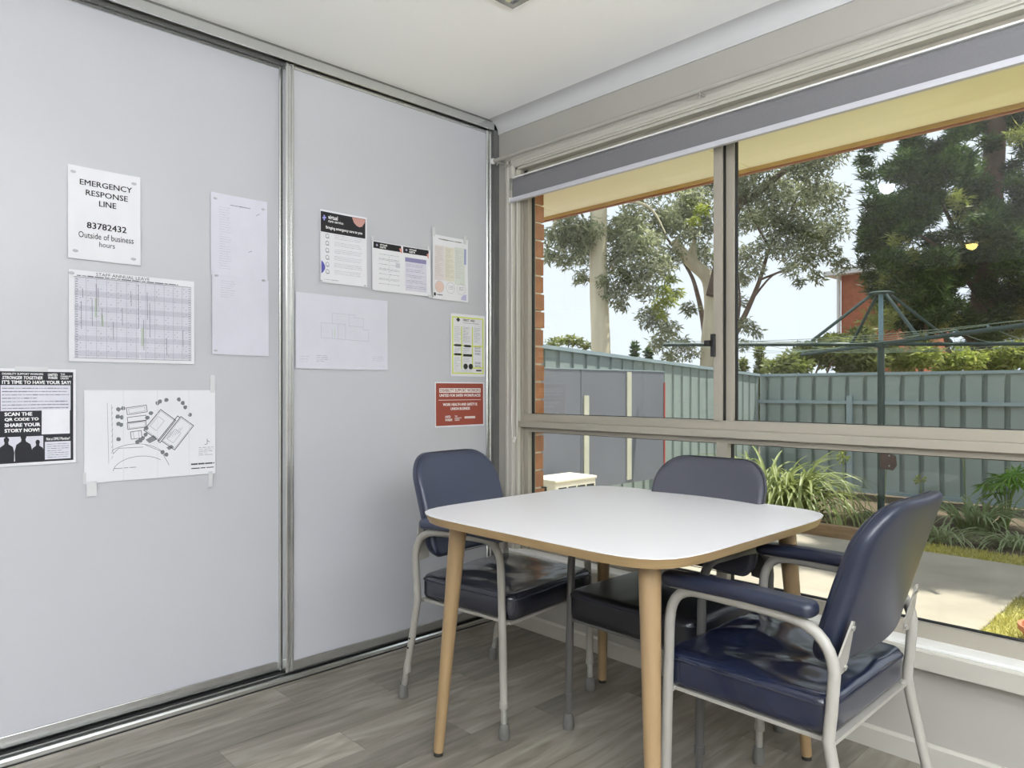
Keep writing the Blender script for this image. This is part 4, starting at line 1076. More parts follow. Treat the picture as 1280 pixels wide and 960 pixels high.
# ---------------------------------------------------------------- steel fences
def fence(label, p0, p1, zt0, zt1, depth, flip, post_at=()):
    P0, P1 = Vector((p0[0], p0[1], 0)), Vector((p1[0], p1[1], 0)); L = (P1 - P0).length; d = (P1 - P0) / L
    r = empty('steel_fence', (p0[0], p0[1], GZ), math.atan2(d.y, d.x)); tag(r, label, 'fence', 'sheet steel fences')
    n = int(L / 0.72); w = L / n
    for k in range(n):
        m = MB(); pts = []
        for q in range(3):
            a = k * w + q * w / 3; u = w / 3
            pts += [(a, 0.0), (a + u * 0.36, 0.0), (a + u * 0.39, depth), (a + u * 0.61, depth), (a + u * 0.64, 0.0)]
        pts.append(((k + 1) * w, 0.0))
        zt = lambda x: (zt0 + (zt1 - zt0) * x / L) - GZ
        vs = []; 
        for (x, y) in pts: vs += [(x, y * flip, 0.03), (x, y * flip, zt(x) - 0.02)]
        nv = len(pts)
        for (x, y) in pts: vs += [(x, y * flip + 0.002, 0.03), (x, y * flip + 0.002, zt(x) - 0.02)]
        fs = [(2 * i, 2 * i + 2, 2 * i + 3, 2 * i + 1) for i in range(nv - 1)] + [(2 * nv + 2 * i, 2 * nv + 2 * i + 1, 2 * nv + 2 * i + 3, 2 * nv + 2 * i + 2) for i in range(nv - 1)]
        m.add(vs, fs).build('fence_sheet', M_fence, r)
    def rail(name, za, zb, y0, y1, h):
        q = [(0, y0, za), (0, y1, za), (0, y1, za + h), (0, y0, za + h), (L, y0, zb), (L, y1, zb), (L, y1, zb + h), (L, y0, zb + h)]
        MB().add(q, [(0, 1, 2, 3), (4, 7, 6, 5), (0, 4, 5, 1), (1, 5, 6, 2), (2, 6, 7, 3), (3, 7, 4, 0)]).build(name, M_fenceD, r)
    rail('top_cap', zt0 - GZ - 0.035, zt1 - GZ - 0.035, -0.03, 0.03, 0.04)
    rail('bottom_rail', 0.0, 0.0, -0.045, 0.02, 0.05)
    for x, zt_ in post_at:
        MB().box(x - 0.04, x + 0.04, -0.085, -0.035, 0.0, zt_ - GZ).build('post', M_fenceD, r)
    return r, L
f1, L1 = fence('pale green sheet steel fence facing the window at the far side of the yard', (-3.08, 8.65), (5.2, 8.65), 1.358, 1.35, 0.065, 1, [(1.44, 1.02), (4.3, 1.02), (7.0, 1.02)])
MB().box(0, L1, -0.055, -0.008, 0.925 - GZ - 0.03, 0.925 - GZ + 0.02).build('middle_rail', M_fenceD, f1)
fence('pale green sheet steel fence running away along the left of the yard', (-2.37, 1.1), (-3.075, 8.59), 1.636, 1.360, 0.022, 1)

# ---------------------------------------------------------------- grey sheet screen and air conditioner
sc_ = empty('sheet_screen', (-2.155, 2.0, GZ)); tag(sc_, 'grey three panel sheet screen with pale battens in front of the left fence', 'screen')
for (a, b_) in ((2.0, 3.105), (3.115, 3.895), (3.905, 4.56)):
    MB().box(-0.012, 0.0, a - 2.0, b_ - 2.0, 0.105 - GZ, 1.315 - GZ).build('panel', M_screen, sc_)
for a in (3.15, 3.86):
    MB().box(0.0, 0.012, a - 2.0, a - 2.0 + 0.075, 0.14 - GZ, (1.30 if a > 3.5 else 1.05) - GZ).build('batten', M_batten, sc_)
MB().box(-0.02, 0.006, 0.0, 2.56, 1.312 - GZ, 1.322 - GZ).build('top_trim', M_fenceD, sc_)
MB().box(-0.02, 0.008, 2.555, 2.575, 0.105 - GZ, 1.19 - GZ).build('red_edge', mat('red_edge_strip', (176, 70, 52), 0.6), sc_)
for a in (0.2, 1.5, 2.4): MB().box(-0.07, -0.012, a - 0.03, a + 0.03, 0.0, 1.25 - GZ).build('post', M_fenceD, sc_)

ac = empty('air_conditioner', (-1.655, 2.19, GZ)); tag(ac, 'cream outdoor air conditioner unit beside the grey screen', 'air conditioner')
MB().box(-0.32, 0.0, 0.0, 0.55, 0.08, 0.70).build('casing', M_ac, ac, bevel=0.012)
MB().box(-0.33, 0.008, -0.008, 0.558, 0.698, 0.725).build('lid', M_ac, ac, bevel=0.008)
for k in range(4): MB().box(0.0, 0.004, 0.045 + k * 0.125, 0.145 + k * 0.125, 0.60, 0.655).build('vent_slot', M_acdark, ac)
for k in range(7): MB().box(0.0, 0.008, 0.05, 0.5, 0.16 + k * 0.06, 0.172 + k * 0.06).build('louvre', M_ac, ac)
MB().box(-0.20, -0.10, -0.004, 0.0, 0.56, 0.66).build('handle_recess', M_acdark, ac)
for (a, b_) in ((0.06, 0.1), (0.45, 0.49)): MB().box(-0.32, 0.0, a, b_, 0.0, 0.085).build('foot', M_fenceD, ac)

# ---------------------------------------------------------------- rotary clothes line
hl = empty('rotary_clothesline', (-0.30, 5.95, GZ), math.radians(46.2 - 2)); tag(hl, 'dark green rotary clothesline with four arms on a post', 'clothesline')
MB().tube([(0, 0, 0.0), (0, 0, 1.98)], 0.036, 14).build('post', M_hoist, hl, smooth=True)
MB().tube([(0, 0, 1.90), (0, 0, 2.56)], 0.024, 12).build('riser', M_galvpipe, hl, smooth=True)
MB().lathe([(0.0, 2.55), (0.13, 2.55), (0.135, 2.562), (0.11, 2.575), (0.0, 2.58)], 20).build('top_plate', M_hoist, hl, smooth=True)
MB().lathe([(0.03, 1.97), (0.075, 1.97), (0.08, 2.0), (0.075, 2.04), (0.03, 2.04)], 16).build('hub', M_hoist, hl, smooth=True)
for k in range(4):
    a = k * math.pi / 2 + math.pi
    c, s_ = math.cos(a), math.sin(a)
    am = MB().tube([(0.04 * c, 0.04 * s_, 2.005), (2.36 * c, 2.36 * s_, 2.005)], 0.021, 10).build('arm', M_hoist, hl, smooth=True)
    MB().tube([(0.10 * c, 0.10 * s_, 2.545), (0.40 * c, 0.40 * s_, 2.31), (0.74 * c, 0.74 * s_, 2.045), (0.76 * c, 0.76 * s_, 2.01)], 0.017, 8).build('brace', M_hoist, am, smooth=True)
    for q in (0.9, 1.4, 1.85, 2.3):
        MB().tube([(q * c, q * s_, 2.018), (q * c, q * s_, 2.05)], 0.006, 6).build('line_hook', M_galvpipe, am)
for q in (0.9, 1.4, 1.85, 2.3):
    pts = []
    for k in range(4):
        a0 = k * math.pi / 2; a1 = a0 + math.pi / 2
        A = Vector((q * math.cos(a0), q * math.sin(a0), 2.045)); B = Vector((q * math.cos(a1), q * math.sin(a1), 2.045))
        for j in range(6):
            t_ = j / 6; p = A.lerp(B, t_); p.z -= 0.06 * 4 * t_ * (1 - t_); pts.append(p)
    MB().tube(pts, 0.0028, 5, closed=True).build('line_wire', M_wire, hl)
for q, zz in ((0.0, 2.32), (0.08, 2.24)):
    pass
cb = MB().prism([(-0.07, 0.66), (0.05, 0.64), (0.085, 0.70), (0.075, 0.80), (-0.05, 0.84), (-0.075, 0.82)], 1, -0.05, 0.05, rot('Z', -20) @ tr(0.06, -0.05, 0)).build('winder_box', M_crank, hl, bevel=0.008)
MB().tube([(0.08, -0.08, 0.82), (0.10, -0.12, 0.92), (0.13, -0.13, 0.95), (0.25, -0.14, 0.94)], 0.016, 8).build('winder_handle', M_hoist, cb, smooth=True)
MB().tube([(0.035, -0.11, 0.80), (0.035, -0.12, 0.80)], 0.012, 8).build('bolt', M_galv, cb)
MB().tube([(0.035, -0.11, 0.69), (0.035, -0.12, 0.69)], 0.012, 8).build('bolt', M_galv, cb)

# ---------------------------------------------------------------- strappy plants, each leaf a part
def strap_mesh(name, L, w, arch, m, rise=1.0):
    n = 9; vs = []; 
    for i in range(n + 1):
        t_ = i / n; a = math.radians(rise * 78) - arch * t_
        if i == 0: x = z = 0.0
        else: x += L / n * math.cos(a); z += L / n * math.sin(a)
        hw = w / 2 * (1 - t_ ** 3) * (0.7 + 0.6 * min(1, t_ * 3) * 0.5) + 0.0006
        vs += [(x, -hw, z + hw * 0.35), (x, 0, z), (x, hw, z + hw * 0.35)]
    fs = []
    for i in range(n):
        k = 3 * i; fs += [(k, k + 1, k + 4, k + 3), (k + 1, k + 2, k + 5, k + 4)]
    me = bpy.data.meshes.new(name); me.from_pydata(vs, [], fs); me.update(); me.materials.append(m)
    return me
strap = [strap_mesh('leaf', 0.58 + 0.09 * k, 0.026, math.radians(85 + 24 * k), M_strap, 1.0 - 0.08 * (k % 3)) for k in range(6)]
strapD = [strap_mesh('leaf', 0.34 + 0.05 * k, 0.020, math.radians(95 + 18 * k), M_strapD, 0.95 - 0.1 * (k % 3)) for k in range(5)]
def strappy(label, cx, cy, spread, n, meshes, seed, smin=0.8, smax=1.15, group='strappy garden plants', lift=0.0):
    r = empty('strappy_plant', (cx, cy, GZ - 0.03)); tag(r, label, 'plant', group); g = random.Random(seed)
    for k in range(n):
        o = bpy.data.objects.new('leaf', g.choice(meshes)); COL.objects.link(o); o.parent = r
        a = g.uniform(0, 2 * math.pi); q = spread * math.sqrt(g.random())
        o.location = (q * math.cos(a), q * math.sin(a) * 0.6, lift * g.random())
        o.rotation_euler = (g.uniform(-0.25, 0.25), g.uniform(-0.35, 0.15), a + g.uniform(-0.9, 0.9))
        s_ = g.uniform(smin, smax); o.scale = (s_, s_, s_)
    return r
strappy('large arching strappy plant lit by sun left of the clothesline post', -1.58, 6.0, 0.56, 298, strap, 1, 1.1, 1.5, lift=0.34)
strappy('small pale strappy plant at the lawn edge behind the glossy navy chair', 0.36, 5.78, 0.16, 70, strapD, 2)
strappy('small strappy plant beneath the lobed leaf plant at the right', 0.95, 5.95, 0.16, 60, strapD, 3)
strappy('dark strappy plant between the pale one and the lobed leaf plant', 0.40, 6.75, 0.22, 80, [strap_mesh('leaf', 0.5 + 0.06 * k, 0.03, math.radians(80 + 15 * k), M_strapD) for k in range(4)], 4, 0.8, 1.1)
strappy('sparse strappy plant at the foot of the clothesline post', -0.45, 6.35, 0.18, 36, strapD, 6, 0.9, 1.3)

def seed_head(label, x, y, z, seed):
    r = empty('seed_head', (x, y, GZ)); tag(r, label, 'flower', 'round green seed heads'); g = random.Random(seed); h = z - GZ
    lx, ly = g.uniform(-0.05, 0.05), g.uniform(-0.03, 0.03)
    MB().tube([(-lx, -ly, -0.02), (-lx * 0.4, -ly * 0.4, h * 0.5), (0, 0, h - 0.03)], 0.005, 6).build('stem', M_stem, r, smooth=True)
    m = MB()
    for k in range(26):
        d = Vector((g.gauss(0, 1), g.gauss(0, 1), g.gauss(0.35, 0.8))).normalized(); e = Vector((0, 0, h - 0.03)) + d * g.uniform(0.06, 0.085)
        m.tube([(0, 0, h - 0.03), Vector((0, 0, h - 0.03)) + d * 0.045, e], [0.002, 0.0025, 0.010], 5)
    tag(m.build('umbel', M_gumY, r), kind='stuff')
seed_head('green seed head beside the fence post left of the clothesline', -0.67, 5.86, 0.38, 1)
seed_head('green seed head just right of the clothesline winder, under the transom', -0.40, 6.45, 0.42, 2)
seed_head('lower green seed head above the glossy navy chair back', -0.16, 6.8, 0.08, 3)
seed_head('green seed head directly under the transom left of the lobed leaf plant', 0.18, 7.18, 0.40, 4)

def lobed_leaf(name, m):
    me = MB(); g = random.Random(5)
    for k in range(11):
        a = math.radians(-150 + 30 * k); L = 0.16 + 0.07 * math.cos(a * 0.5) + g.uniform(-0.01, 0.01)
        c, s_ = math.cos(a), math.sin(a)
        q = [(0, 0, 0), (L * 0.5 * c - 0.017 * s_, L * 0.5 * s_ + 0.017 * c, -0.01), (L * c, L * s_, -0.05), (L * 0.5 * c + 0.017 * s_, L * 0.5 * s_ - 0.017 * c, -0.01)]
        me.add(q, [(0, 1, 2, 3)])
    d = bpy.data.meshes.new(name); d.from_pydata(me.v, [], me.f); d.update(); d.materials.append(m); return d
ll = lobed_leaf('leaf', M_phil)
ph = empty('lobed_leaf_plant', (0.60, 7.15, GZ - 0.03)); tag(ph, 'plant with large lobed leaves on stalks before the far fence at right', 'plant')
g = random.Random(8)
for k in range(13):
    a = k * 2.4; q = 0.10 + 0.2 * (k % 4) / 3; h = 0.62 - 0.05 * (k % 5) + g.uniform(-0.04, 0.04); ex, ey = q * math.cos(a), q * math.sin(a)
    MB().tube([(0.02 * math.cos(a), 0.02 * math.sin(a), 0), (ex * 0.4, ey * 0.4, h * 0.6), (ex, ey, h)], [0.008, 0.006, 0.004], 6).build('stalk', M_stem, ph, smooth=True)
    o = bpy.data.objects.new('leaf', ll); COL.objects.link(o); o.parent = ph; o.location = (ex, ey, h); o.rotation_euler = (g.uniform(-0.3, 0.9), g.uniform(0.0, 0.7), a); 
    s_ = g.uniform(0.75, 1.0); o.scale = (s_, s_, s_)

pt = empty('potted_plant', (1.71, 2.88, GZ - 0.012)); tag(pt, 'terracotta pot with a dark stem standing on the lawn at the right edge', 'plant pot')
MB().lathe([(0.0, 0.0), (0.12, 0.0), (0.165, 0.085), (0.175, 0.085), (0.175, 0.115), (0.155, 0.115), (0.15, 0.08), (0.0, 0.08)], 24).build('pot', M_terracotta, pt, smooth=True)
MB().tube([(0, 0, 0.08), (0.01, 0.0, 0.3), (-0.02, 0.01, 0.5)], 0.012, 8).build('stem', M_brownbark, pt, smooth=True)
leaves('foliage', [(0, 0, 0.5), (0.03, 0.05, 0.4)], [0.05, 0.04], [40, 30], 0.05, 0.02, M_phil, pt, 3)

# ---------------------------------------------------------------- trees beyond the fences
GUM1_TRUNK = [(-5.71,7.82,0.63),(-5.72,7.81,1.79),(-5.75,7.78,3.1),(-5.75,7.78,4.38),(-5.73,7.8,5.87),(-5.78,7.75,7.61)]
GUM1_BR = [[(-6.23,7.27,4.34),(-6.34,7.17,3.97),(-6.44,7.06,3.39)],[(-5.75,7.78,4.56),(-5.33,8.22,4.53),(-5.08,8.48,4.38),(-4.91,8.66,3.95)],[(-5.75,7.78,4.38),(-6.23,7.27,4.85),(-6.84,6.64,5.43)]]
GUM1_BLOBS = [(-6.0,6.91,3.81,0.2),(-5.69,6.92,3.97,0.22),(-5.9,7.38,3.79,0.26),(-5.52,7.22,3.92,0.21),(-5.86,6.66,3.44,0.15),(-6.05,7.24,3.44,0.16),(-6.34,8.13,3.69,0.21),(-6.27,7.93,3.25,0.14),(-5.79,8.35,4.07,0.3),(-5.06,7.86,4.09,0.25),(-5.62,8.0,3.48,0.23),(-5.16,7.88,3.12,0.25),(-5.22,7.57,2.81,0.2),(-4.85,7.81,3.7,0.25),(-4.81,8.1,3.31,0.28),(-5.58,8.94,3.05,0.24),(-5.23,9.08,4.32,0.27),(-5.68,8.56,3.78,0.24),(-6.14,8.06,5.44,0.6),(-5.9,6.91,5.41,0.56),(-5.14,7.97,5.61,0.64),(-5.86,7.96,6.53,0.74),(-6.49,7.55,4.8,0.45),(-5.57,8.79,5.01,0.46),(-7.17,7.17,4.72,0.46),(-5.26,7.33,3.0,0.12),(-5.15,8.65,3.86,0.18),(-5.65,8.28,2.7,0.13)]
GUM2_TRUNK = [(-5.18,10.54,0.57),(-5.15,10.57,1.87),(-5.11,10.61,2.68),(-5.16,10.56,3.33),(-5.38,10.33,3.66),(-5.56,10.14,3.93),(-5.64,10.06,4.14)]
GUM2_BR = [[(-5.36,10.35,3.66),(-5.38,10.33,3.95),(-5.36,10.35,4.22),(-5.43,10.28,4.79)],[(-5.34,10.8,1.89),(-5.4,10.74,2.55),(-5.48,10.66,3.08),(-5.59,10.54,3.54),(-5.9,10.22,4.21),(-6.08,10.04,4.45)],[(-4.85,10.16,2.94),(-4.56,10.47,4.57),(-4.25,10.78,4.93),(-3.93,11.12,5.32),(-3.55,11.52,5.68),(-3.01,12.08,6.39)],[(-4.92,10.37,1.38),(-4.65,10.66,2.17),(-4.46,10.86,2.73),(-4.3,11.03,3.29),(-4.16,11.17,3.92),(-3.91,11.43,4.56),(-3.75,11.6,5.03)],[(-4.3,11.03,3.29),(-3.91,11.43,3.52),(-3.75,11.6,3.68)],[(-4.41,10.91,2.89),(-4.13,11.2,3.37),(-3.86,11.49,3.48)],[(-4.16,11.17,3.92),(-4.41,10.91,4.56),(-4.52,10.8,5.03)],[(-4.65,10.66,2.17),(-4.57,10.74,2.81),(-4.62,10.7,3.6)]]
GUM2_BLOBS = [(-5.4,9.89,4.64,0.29),(-4.88,9.58,4.72,0.27),(-5.04,10.18,4.39,0.28),(-4.93,9.3,4.08,0.21),(-5.6,10.8,4.08,0.2),(-5.37,10.86,3.89,0.23),(-5.58,9.82,3.78,0.22),(-5.57,9.18,2.53,0.22),(-5.98,10.33,2.36,0.2),(-5.45,10.02,2.02,0.16),(-6.1,10.14,2.09,0.17),(-5.86,10.3,1.81,0.15),(-5.24,10.07,1.83,0.13),(-5.18,9.88,2.71,0.13),(-4.88,10.67,5.4,0.32),(-4.51,10.63,5.0,0.28),(-4.06,10.4,5.14,0.27),(-3.97,10.87,4.86,0.28),(-4.17,11.98,5.44,0.3),(-3.33,10.85,5.33,0.27),(-3.07,11.12,5.41,0.24),(-3.85,11.82,4.93,0.29),(-3.36,11.44,5.0,0.25),(-3.39,12.07,4.7,0.26),(-3.26,12.03,5.02,0.19),(-3.89,11.04,4.41,0.28),(-4.73,11.87,4.77,0.27),(-4.24,10.29,4.35,0.24),(-3.68,11.45,4.28,0.28),(-3.28,11.32,4.04,0.24),(-3.35,12.36,4.37,0.23),(-3.73,11.04,3.87,0.25),(-4.06,10.9,3.95,0.22),(-4.68,11.27,3.88,0.23),(-3.5,11.4,3.67,0.19),(-3.41,12.11,3.86,0.19),(-4.94,11.41,3.48,0.2),(-4.0,10.3,3.4,0.14),(-3.5,10.72,3.39,0.14),(-3.53,11.12,3.18,0.09),(-3.73,12.31,3.44,0.13),(-4.71,10.9,2.92,0.15),(-4.26,10.38,2.37,0.14),(-4.39,10.49,2.0,0.12),(-4.07,10.43,2.21,0.09),(-4.26,10.96,5.8,0.47),(-3.38,10.79,5.85,0.45),(-5.03,10.78,6.27,0.65),(-5.56,10.74,5.9,0.67),(-3.64,12.89,6.44,0.42),(-3.37,12.61,3.68,0.16)]
GUMY_BLOBS = [(-4.84,8.71,3.13,0.13),(-4.7,8.31,2.87,0.14),(-4.7,8.46,2.7,0.14),(-5.0,8.54,2.66,0.13),(-4.72,8.72,2.87,0.12),(-4.83,8.4,2.47,0.1),(-4.43,9.12,4.38,0.15),(-4.46,8.9,4.16,0.1)]
